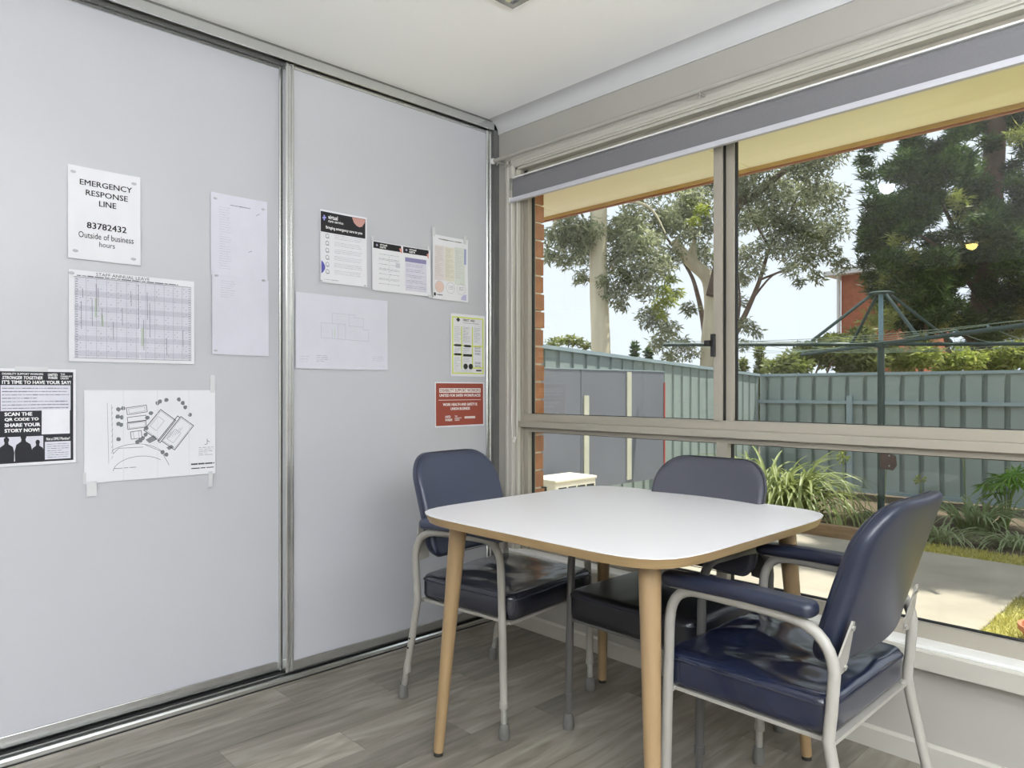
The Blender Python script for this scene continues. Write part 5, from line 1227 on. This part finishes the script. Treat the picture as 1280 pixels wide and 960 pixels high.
OAK_BLOBS = [(-1.59,13.5,3.49,0.2),(-1.73,11.4,5.16,0.2),(-1.52,14.83,2.78,0.18),(-1.58,13.18,7.73,0.28),(-1.03,11.59,5.44,0.16),(-0.7,13.02,2.47,0.19),(-1.46,11.18,6.95,0.17),(-1.94,12.43,4.17,0.17),(-1.25,11.46,4.83,0.27),(-0.49,14.27,7.28,0.28),(1.08,14.75,5.43,0.22),(-1.22,14.88,7.01,0.19),(-1.9,13.9,5.89,0.31),(-0.51,12.67,3.19,0.16),(-1.83,14.17,6.91,0.21),(0.57,15.61,6.75,0.19),(0.92,14.53,7.28,0.23),(-1.24,15.25,2.62,0.32),(0.57,12.95,3.95,0.24),(-2.09,11.99,5.11,0.19),(0.65,15.78,3.17,0.3),(0.07,13.16,5.67,0.25),(0.4,15.02,4.38,0.24),(-0.3,16.11,4.61,0.22),(0.96,14.92,2.79,0.17),(0.84,16.48,2.66,0.27),(0.86,14.11,7.19,0.17),(-0.35,16.47,2.77,0.2),(-0.45,16.32,7.64,0.27),(0.92,14.06,3.61,0.18),(0.7,16.59,8.31,0.18),(-1.87,11.92,3.03,0.27),(0.82,13.33,3.35,0.22),(-1.45,11.79,2.96,0.24),(0.57,16.29,6.37,0.29),(-0.64,13.82,5.29,0.17),(-0.24,14.53,7.77,0.24),(-0.08,12.84,2.99,0.17),(0.41,13.56,5.55,0.22),(0.6,14.65,7.64,0.27),(-0.41,14.28,7.46,0.22),(-1.73,14.32,3.79,0.21),(0.94,15.39,5.2,0.18),(-0.06,13.78,7.03,0.28),(-1.31,15.19,5.49,0.31),(-2.53,12.88,3.77,0.3),(-1.51,14.25,7.18,0.3),(0.17,16.23,5.92,0.2),(-1.83,12.67,3.11,0.19),(-1.11,12.38,4.97,0.23),(0.27,13.13,2.79,0.15),(-0.64,14.71,6.39,0.24),(-1.01,14.73,4.16,0.19),(0.34,16.85,7.08,0.24),(0.84,17.46,3.97,0.28),(-0.35,14.3,4.21,0.21),(-0.78,13.78,2.91,0.29),(0.38,17.18,6.8,0.31),(-0.58,12.12,4.22,0.17),(-1.14,12.87,3.61,0.25),(-1.97,12.79,7.25,0.19),(-2.01,13.01,3.54,0.3),(-0.52,14.62,6.0,0.22),(-1.77,11.22,4.24,0.2),(-1.75,12.86,2.79,0.26),(-1.07,12.02,5.74,0.16),(0.93,15.08,7.62,0.27),(0.52,13.7,3.34,0.28),(-0.2,13.6,6.79,0.23),(0.78,16.04,4.88,0.28),(-1.78,12.31,2.57,0.25),(0.33,13.45,3.97,0.23),(-1.42,13.02,3.34,0.29),(-0.49,14.91,5.87,0.3),(-1.25,12.42,3.92,0.19),(-0.1,13.49,5.85,0.29),(-0.98,13.33,2.96,0.22),(-1.71,13.76,3.54,0.23),(-1.06,11.4,7.1,0.21),(-0.45,14.97,4.24,0.23),(0.07,12.66,2.53,0.17),(0.82,17.3,8.13,0.33),(-0.1,13.11,2.74,0.19),(-1.6,14.47,7.89,0.21),(0.88,13.41,2.64,0.24),(-1.43,13.12,7.09,0.21),(-1.53,11.92,2.63,0.26),(-0.77,15.11,4.38,0.32),(-0.77,15.09,6.82,0.2),(-1.63,11.21,6.83,0.19),(-1.5,11.0,6.6,0.27),(0.57,16.3,6.61,0.28),(-0.15,14.11,3.85,0.29),(0.14,14.2,3.04,0.24),(0.14,14.09,4.0,0.23),(-1.84,12.11,5.03,0.27),(-2.39,12.5,5.33,0.19),(-1.45,12.61,3.07,0.22),(0.73,13.68,3.91,0.19),(-0.96,13.51,5.76,0.17),(-2.96,13.82,3.34,0.33),(-1.98,13.81,7.45,0.3),(-1.92,13.64,3.52,0.26),(-0.22,16.39,5.72,0.21),(1.05,15.48,3.36,0.26),(0.89,14.93,2.81,0.21),(0.31,16.32,3.42,0.26),(0.08,12.89,6.74,0.26),(-0.34,15.52,6.56,0.31),(-1.94,11.0,4.33,0.23),(0.5,15.74,6.67,0.27),(0.68,15.42,6.24,0.25),(0.34,16.25,6.37,0.31),(0.84,13.49,2.82,0.23),(-0.49,14.92,4.2,0.25),(-1.35,14.74,2.61,0.19),(-0.41,12.09,3.69,0.22),(-1.77,13.64,4.79,0.2),(0.47,14.12,7.19,0.28),(-2.39,13.28,4.27,0.32),(-1.08,15.73,3.64,0.19),(0.04,12.38,3.03,0.22),(0.27,14.49,7.66,0.17),(-2.03,12.52,5.29,0.22),(-0.1,16.77,3.25,0.31),(-1.42,15.13,6.79,0.28),(-0.42,12.03,6.99,0.27),(0.72,13.71,3.55,0.19),(0.34,14.57,4.06,0.26),(-2.24,13.71,5.83,0.18),(0.69,16.7,3.18,0.22),(-1.14,13.71,3.81,0.26),(-1.76,14.75,3.52,0.28),(-0.86,15.23,6.91,0.18),(-1.73,14.58,6.94,0.32),(0.19,15.46,7.38,0.18),(-1.45,12.02,2.43,0.17),(0.73,16.48,7.06,0.27),(-0.86,14.75,3.13,0.19),(-1.18,15.39,6.54,0.33),(-1.13,11.94,6.54,0.26),(1.13,13.61,6.59,0.18),(-0.05,13.86,4.67,0.28),(0.68,14.22,7.13,0.18),(-2.34,11.68,3.9,0.27),(-1.16,11.4,6.32,0.15),(-1.38,13.72,6.26,0.31),(-1.13,13.13,4.53,0.3),(-1.32,12.18,6.64,0.28),(0.22,13.03,2.55,0.27),(0.71,15.73,7.71,0.27),(0.68,13.5,3.96,0.16),(-2.21,14.01,7.3,0.25),(-0.41,13.18,4.72,0.21),(0.27,16.76,4.09,0.3),(-1.23,11.62,7.12,0.18),(-0.32,13.79,6.46,0.19),(-1.51,14.35,4.71,0.23),(0.84,15.61,4.05,0.19),(1.0,15.44,5.94,0.19),(-1.84,14.49,8.36,0.31),(0.96,14.09,3.68,0.22),(-1.42,14.79,8.23,0.29),(-2.01,12.62,5.77,0.22),(-1.09,12.51,5.16,0.22),(-1.94,11.93,6.95,0.26),(-0.87,12.71,3.75,0.17),(-0.57,14.67,6.45,0.3),(0.97,15.38,5.21,0.24),(-0.24,14.47,6.94,0.25),(-0.01,15.32,4.75,0.18),(0.14,16.45,5.89,0.2),(-1.69,13.8,7.98,0.22),(-1.22,12.42,5.31,0.24),(-1.25,14.1,7.21,0.27),(0.83,16.39,5.1,0.31),(-1.58,14.88,7.01,0.26),(-1.09,12.98,4.83,0.28),(-0.74,14.01,6.87,0.19),(-0.54,15.26,3.19,0.32),(0.2,14.09,6.89,0.24),(0.57,14.43,7.36,0.28),(0.81,16.05,7.65,0.28),(-0.47,13.57,4.5,0.2),(-0.85,15.37,8.13,0.31),(-0.61,13.3,6.56,0.2),(1.01,14.4,3.93,0.27),(-1.04,14.06,6.47,0.17),(0.48,15.6,5.1,0.29),(-1.11,15.75,8.25,0.2),(0.55,17.26,6.05,0.23),(0.92,15.24,3.24,0.27),(0.79,15.23,6.74,0.29),(-2.34,12.9,2.49,0.17),(-0.61,14.02,6.32,0.23),(-0.15,14.89,7.53,0.26),(-0.6,13.56,4.38,0.24),(-2.71,13.48,4.39,0.25),(-2.27,14.09,7.73,0.3),(-1.5,14.42,6.48,0.22),(-2.32,13.37,4.9,0.27),(0.76,17.22,8.11,0.21),(-0.41,13.08,3.56,0.21),(-1.54,15.07,6.78,0.3),(-0.38,12.87,4.76,0.19),(-1.46,11.28,4.17,0.21),(-0.56,14.03,4.34,0.25),(-1.44,11.56,4.49,0.27),(0.21,13.73,3.99,0.28),(-1.46,13.61,5.54,0.21),(-1.22,11.75,3.48,0.18),(-0.88,13.25,3.87,0.19),(-0.27,13.74,3.49,0.19),(-0.11,16.58,2.58,0.22),(-1.27,11.37,2.37,0.16),(-1.97,12.63,2.14,0.17),(-2.14,12.27,2.42,0.24),(-1.4,11.62,2.98,0.18),(-0.85,13.05,2.16,0.19),(-0.05,13.95,3.33,0.19),(0.14,14.13,4.1,0.17),(-2.53,12.27,4.33,0.28),(-0.16,14.74,3.45,0.23),(-1.08,13.36,2.18,0.2),(-2.28,11.99,2.83,0.2),(-0.64,14.48,2.72,0.23),(-0.87,13.66,2.27,0.24),(-1.82,11.01,3.3,0.19),(-2.65,12.6,4.03,0.21),(-0.96,13.22,4.06,0.24),(0.2,16.48,2.81,0.22),(0.57,13.54,2.73,0.19),(-1.89,12.89,2.34,0.27),(0.76,14.51,2.34,0.24),(-1.11,14.1,2.84,0.25),(-0.73,15.35,2.5,0.25),(-1.45,13.82,2.34,0.21),(0.3,15.29,4.38,0.24),(-2.05,14.5,3.06,0.21),(0.48,13.87,3.18,0.19),(-1.59,15.27,3.72,0.29),(0.33,14.7,4.08,0.17),(-0.07,15.18,2.87,0.22),(-1.1,11.78,2.58,0.17),(-1.2,11.22,3.32,0.22),(-0.11,12.95,2.96,0.25),(0.08,14.92,2.66,0.27),(0.15,13.6,2.22,0.19),(-0.23,15.76,3.4,0.27),(0.2,13.25,2.26,0.22),(-0.63,14.74,3.94,0.19),(-2.24,14.15,3.11,0.19),(0.26,15.81,2.28,0.21),(-0.09,16.5,4.63,0.27),(-0.05,16.09,4.28,0.28),(-1.91,14.3,3.27,0.19),(-0.67,11.81,3.92,0.22),(-1.69,12.92,2.96,0.25),(-0.37,13.33,4.12,0.18),(-1.77,12.51,4.35,0.25),(-2.78,12.8,4.06,0.23),(-0.83,14.84,3.75,0.24),(0.62,13.92,2.68,0.19),(-1.66,11.39,2.82,0.18),(0.51,13.19,3.88,0.18),(0.23,15.99,2.88,0.22),(-2.06,13.98,4.15,0.24),(-1.83,10.85,3.3,0.23),(0.52,13.51,2.79,0.24),(0.39,13.38,2.62,0.22),(-0.14,16.77,3.7,0.3),(-1.58,11.02,3.86,0.17),(0.25,15.25,3.41,0.23),(-1.45,14.87,2.58,0.25),(-0.22,12.89,3.64,0.18),(-1.35,14.08,4.54,0.24),(-1.19,12.66,2.35,0.26),(-1.91,13.3,2.61,0.26),(0.64,15.16,2.27,0.24),(-0.48,12.52,3.32,0.22),(-2.88,13.47,7.05,0.15),(-2.46,12.08,6.27,0.14),(-3.07,13.67,6.55,0.15),(-2.67,12.3,5.82,0.14),(-3.19,13.44,5.91,0.15),(-2.78,12.46,5.32,0.14),(-2.01,10.5,4.5,0.12),(-1.94,10.33,4.21,0.12),(-3.14,13.65,4.73,0.15),(-2.81,12.48,4.19,0.14),(-2.98,12.88,3.99,0.15),(-3.02,13.06,3.72,0.15),(-2.4,11.5,3.18,0.13),(-2.72,12.76,3.07,0.14),(-2.55,12.66,2.76,0.14)]
OAKY_BLOBS = [(-1.11,11.89,4.42,0.14),(-1.12,12.98,4.45,0.13),(-1.22,13.78,4.48,0.11),(-1.23,12.91,4.26,0.12),(-2.08,12.56,5.27,0.14),(-1.84,11.15,3.73,0.11),(-1.83,11.96,3.55,0.12),(-0.65,13.4,3.87,0.21),(-0.51,13.66,3.29,0.24),(-0.78,14.05,2.6,0.22),(-0.54,13.48,2.1,0.24),(-1.39,12.76,3.45,0.15),(-1.63,12.41,2.99,0.18),(-2.28,12.09,3.18,0.18),(-1.97,12.2,2.63,0.21),(-1.41,12.35,2.38,0.17),(-2.16,11.32,2.36,0.2),(-1.05,13.81,1.83,0.22),(-1.69,11.96,1.94,0.17),(-1.36,13.14,1.82,0.15),(0.04,13.58,2.65,0.29),(-0.78,14.38,6.38,0.16),(-0.42,12.97,5.63,0.14)]
OAK_TRUNK = [(-1.2,13.68,-0.02),(-1.18,13.7,1.84),(-1.11,13.77,2.92),(-1.05,13.84,4.0),(-0.98,13.9,5.54),(-0.94,13.95,7.08),(-0.9,13.99,8.16)]
OAK_BR = [[(-1.16,13.73,1.99),(-0.85,14.05,2.45),(-0.53,14.38,2.89),(-0.04,14.88,3.3)],[(-1.13,13.75,2.45),(-0.77,14.13,2.92),(-0.42,14.49,3.38)],[(-1.1,13.49,1.82),(-0.85,13.76,2.05),(-0.43,14.2,2.28)],[(-1.06,13.54,2.74),(-1.43,13.15,3.5),(-1.8,12.77,3.95),(-2.22,12.33,4.26)],[(-1.07,13.82,3.53),(-0.69,14.22,4.15),(-0.15,14.77,4.61)],[(-1.09,13.79,3.22),(-1.43,13.44,4.0),(-1.75,13.1,4.92),(-2.07,12.77,5.69)],[(-1.12,13.33,1.82),(-1.4,13.04,2.42),(-1.61,12.82,3.18),(-1.71,12.71,3.78)],[(-1.39,12.76,1.51),(-1.52,12.63,2.4),(-1.58,12.56,3.15)],[(-1.8,12.33,1.36),(-1.72,12.41,2.4),(-1.7,12.43,3.15)]]
BUSH_BLOBS = [(-2.93,8.9,1.49,0.16),(-2.73,9.04,1.59,0.18),(-2.72,9.64,1.75,0.22),(-2.49,9.72,1.67,0.21),(-2.15,9.52,1.82,0.23),(-1.96,9.7,1.72,0.26),(-2.44,9.77,1.94,0.13),(-1.98,9.91,1.99,0.21),(-1.77,9.83,1.59,0.23),(-2.55,8.94,1.48,0.15),(-2.21,10.0,1.54,0.21),(-2.88,9.22,1.44,0.13)]
BUSH2_BLOBS = [(-1.58,10.75,1.58,0.22),(-1.16,10.34,1.65,0.23),(-0.99,10.99,1.53,0.21),(-0.69,10.92,1.59,0.21),(-0.51,11.6,1.57,0.24),(-0.17,11.56,1.65,0.29),(0.1,11.84,1.72,0.31),(-1.68,10.36,1.73,0.16)]
LEFTBUSH = [(-7.61,8.53,2.06,0.12),(-7.66,8.84,2.14,0.12),(-7.36,8.8,2.16,0.13),(-7.27,8.95,2.09,0.13),(-7.27,9.23,2.04,0.1)]
CYP = [(-9.52,13.96,1.49,2.36,0.09),(-9.24,14.25,1.49,2.21,0.09),(-6.61,15.55,1.47,2.24,0.1),(-6.92,15.23,1.47,1.88,0.09)]
def branch(m, pts, r0, r1, n=9):
    P = [Vector(p) for p in pts]; out = []
    for i in range(len(P) - 1):
        a = P[max(i - 1, 0)]; b_ = P[i]; c = P[i + 1]; d = P[min(i + 2, len(P) - 1)]
        for k in range(4):
            t_ = k / 4
            out.append(0.5 * ((2 * b_) + (c - a) * t_ + (2 * a - 5 * b_ + 4 * c - d) * t_ ** 2 + (3 * b_ - a - 3 * c + d) * t_ ** 3))
    out.append(P[-1]); k = len(out)
    m.tube(out, [r0 + (r1 - r0) * i / (k - 1) for i in range(k)], n)
def tree(label, trunk, tr0, tr1, brs, br0, bark, blobs, per, size, width, lm, seed, extra=None, droop=0.6, base=None, group=None, up=0.0, bark2=None, flat=0.8):
    b0 = Vector(trunk[0]); r = empty('tree', (b0.x, b0.y, GZ)); tag(r, label, 'tree', group)
    off = Vector((b0.x, b0.y, GZ))
    sh = lambda l: [(p[0] - off.x, p[1] - off.y, p[2] - off.z) for p in l]
    m = MB(); branch(m, [(0, 0, -0.05)] + sh(trunk)[1:], tr0, tr1, 14); m.build('trunk', bark, r, smooth=True)
    for i, bb in enumerate(brs):
        m = MB(); branch(m, sh(bb), br0[i % len(br0)], 0.012); m.build('branch', (bark2 or bark) if i else bark, r, smooth=True)
    g = random.Random(seed)
    lf = leaves('foliage', [(b[0] - off.x, b[1] - off.y, b[2] - off.z) for b in blobs], [b[3] * 1.12 for b in blobs], [max(20, int(per * b[3] ** 2 * g.uniform(0.7, 1.3))) for b in blobs], size, width, lm, r, seed, droop, flat, up)
    tag(lf, kind='stuff')
    if extra:
        bl2, per2, lm2, lab = extra
        e = leaves('foliage', [(b[0] - off.x, b[1] - off.y, b[2] - off.z) for b in bl2], [b[3] for b in bl2], [max(20, int(per2 * b[3] ** 2)) for b in bl2], size, width, lm2, r, seed + 1, droop, flat, up)
        tag(e, lab, kind='stuff')
    return r
tree('gum tree with a tall straight pale trunk behind the left fence', GUM1_TRUNK, 0.185, 0.13, GUM1_BR, (0.05, 0.045, 0.05), M_gumbark, [b[:3] + (b[3] * 1.2,) for b in GUM1_BLOBS], 6500, 0.12, 0.032, M_gum, 11, group='trees beyond the fences')
tree('gum tree with forked pale limb and spreading branches seen around the window mullion', GUM2_TRUNK, 0.2, 0.09, GUM2_BR, (0.09, 0.07, 0.12, 0.07, 0.025, 0.025, 0.03, 0.03), M_gumbark, [b[:3] + (b[3] * 1.3,) for b in GUM2_BLOBS], 5200, 0.12, 0.032, M_gum, 12,
     (GUMY_BLOBS, 6500, M_gumY, 'yellow green clump of leaves'), group='trees beyond the fences', bark2=M_brownbark)
SHADE_CROWN = []  # unseen crown leaves added overhead to cast shade on the paving
g = random.Random(77)
for k in range(64): SHADE_CROWN.append((g.uniform(1.4, 5.2), g.uniform(7.2, 9.8), g.uniform(7.4, 9.4), g.uniform(0.35, 0.6)))
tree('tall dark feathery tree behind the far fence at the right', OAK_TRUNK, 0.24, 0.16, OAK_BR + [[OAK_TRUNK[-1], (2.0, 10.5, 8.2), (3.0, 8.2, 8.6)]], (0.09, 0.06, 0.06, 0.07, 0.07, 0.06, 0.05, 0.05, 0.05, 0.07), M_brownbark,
     OAK_BLOBS + SHADE_CROWN, 17000, 0.15, 0.024, M_oak, 13, ([b[:3] + (b[3] * 1.5,) for b in OAKY_BLOBS], 5000, M_oakY, 'yellow green sunlit sprays'), droop=-0.25, group='trees beyond the fences')
def bush(label, blobs, per, seed, m=M_bush):
    c = blobs[0]; r = empty('bush', (c[0], c[1], GZ)); tag(r, label, 'bush', 'bushes beyond the fences')
    st = MB()
    for b in blobs[::2]: st.tube([(0, 0, 0), (b[0] - c[0], b[1] - c[1], b[2] - GZ)], [0.03, 0.01], 6)
    tag(st.build('stem', M_brownbark, r, smooth=True), kind='stuff')
    tag(leaves('foliage', [(b[0] - c[0], b[1] - c[1], b[2] - GZ) for b in blobs], [b[3] * 1.15 for b in blobs], [int(per * b[3] ** 2) for b in blobs], 0.11, 0.04, m, r, seed, 0.2), kind='stuff')
bush('olive green bush over the far fence left of the clothesline post', BUSH_BLOBS, 16000, 21)
bush('dense bush over the far fence right of the clothesline post', BUSH2_BLOBS, 14000, 22, M_oakY)
bush('small pale bush peeping over the left fence', LEFTBUSH, 7000, 23)
for i, (x, y, _, zt_, w) in enumerate(CYP):
    r = empty('slender_conifer', (x, y, GZ)); tag(r, ('slender dark conifer over the left fence, tallest of the pair', 'slender dark conifer over the left fence, right of the pair', 'thin green conifer just right of the window mullion', 'short green conifer at the fence corner')[i], 'tree', 'slender conifers in the distance')
    MB().tube([(0, 0, 0), (0, 0, zt_ - GZ - 0.1)], [0.05, 0.02], 8).build('trunk', M_brownbark, r)
    zs = np.linspace(0.4, zt_ - GZ - 0.08, 12)
    tag(leaves('foliage', [(0, 0, z) for z in zs], [w * 1.1] * 12, [220] * 12, 0.12, 0.04, M_oak if i < 2 else M_bush, r, 40 + i, -0.4, 1.6), kind='stuff')

# far brick house
hb = empty('brick_house', (-6.0, 19.06, GZ)); tag(hb, 'red brick building corner behind the trees, with white downpipe', 'building')
MB().box(0.08, 1.6, 0.1, 5, 0, 4.85).build('wall', M_rbrick, hb)
MB().tube([(0.03, 0.03, 0), (0.03, 0.03, 4.85)], 0.055, 10).build('downpipe', M_plastic, hb, smooth=True)
MB().box(-0.3, 1.9, -0.25, 5.2, 4.85, 4.97).build('eave', M_plastic, hb)
MB().prism([(-0.2, 4.97), (1.8, 4.97), (1.5, 5.05), (0.1, 5.05)], 1, 0.0, 5.0).build('roof', M_roof, hb)
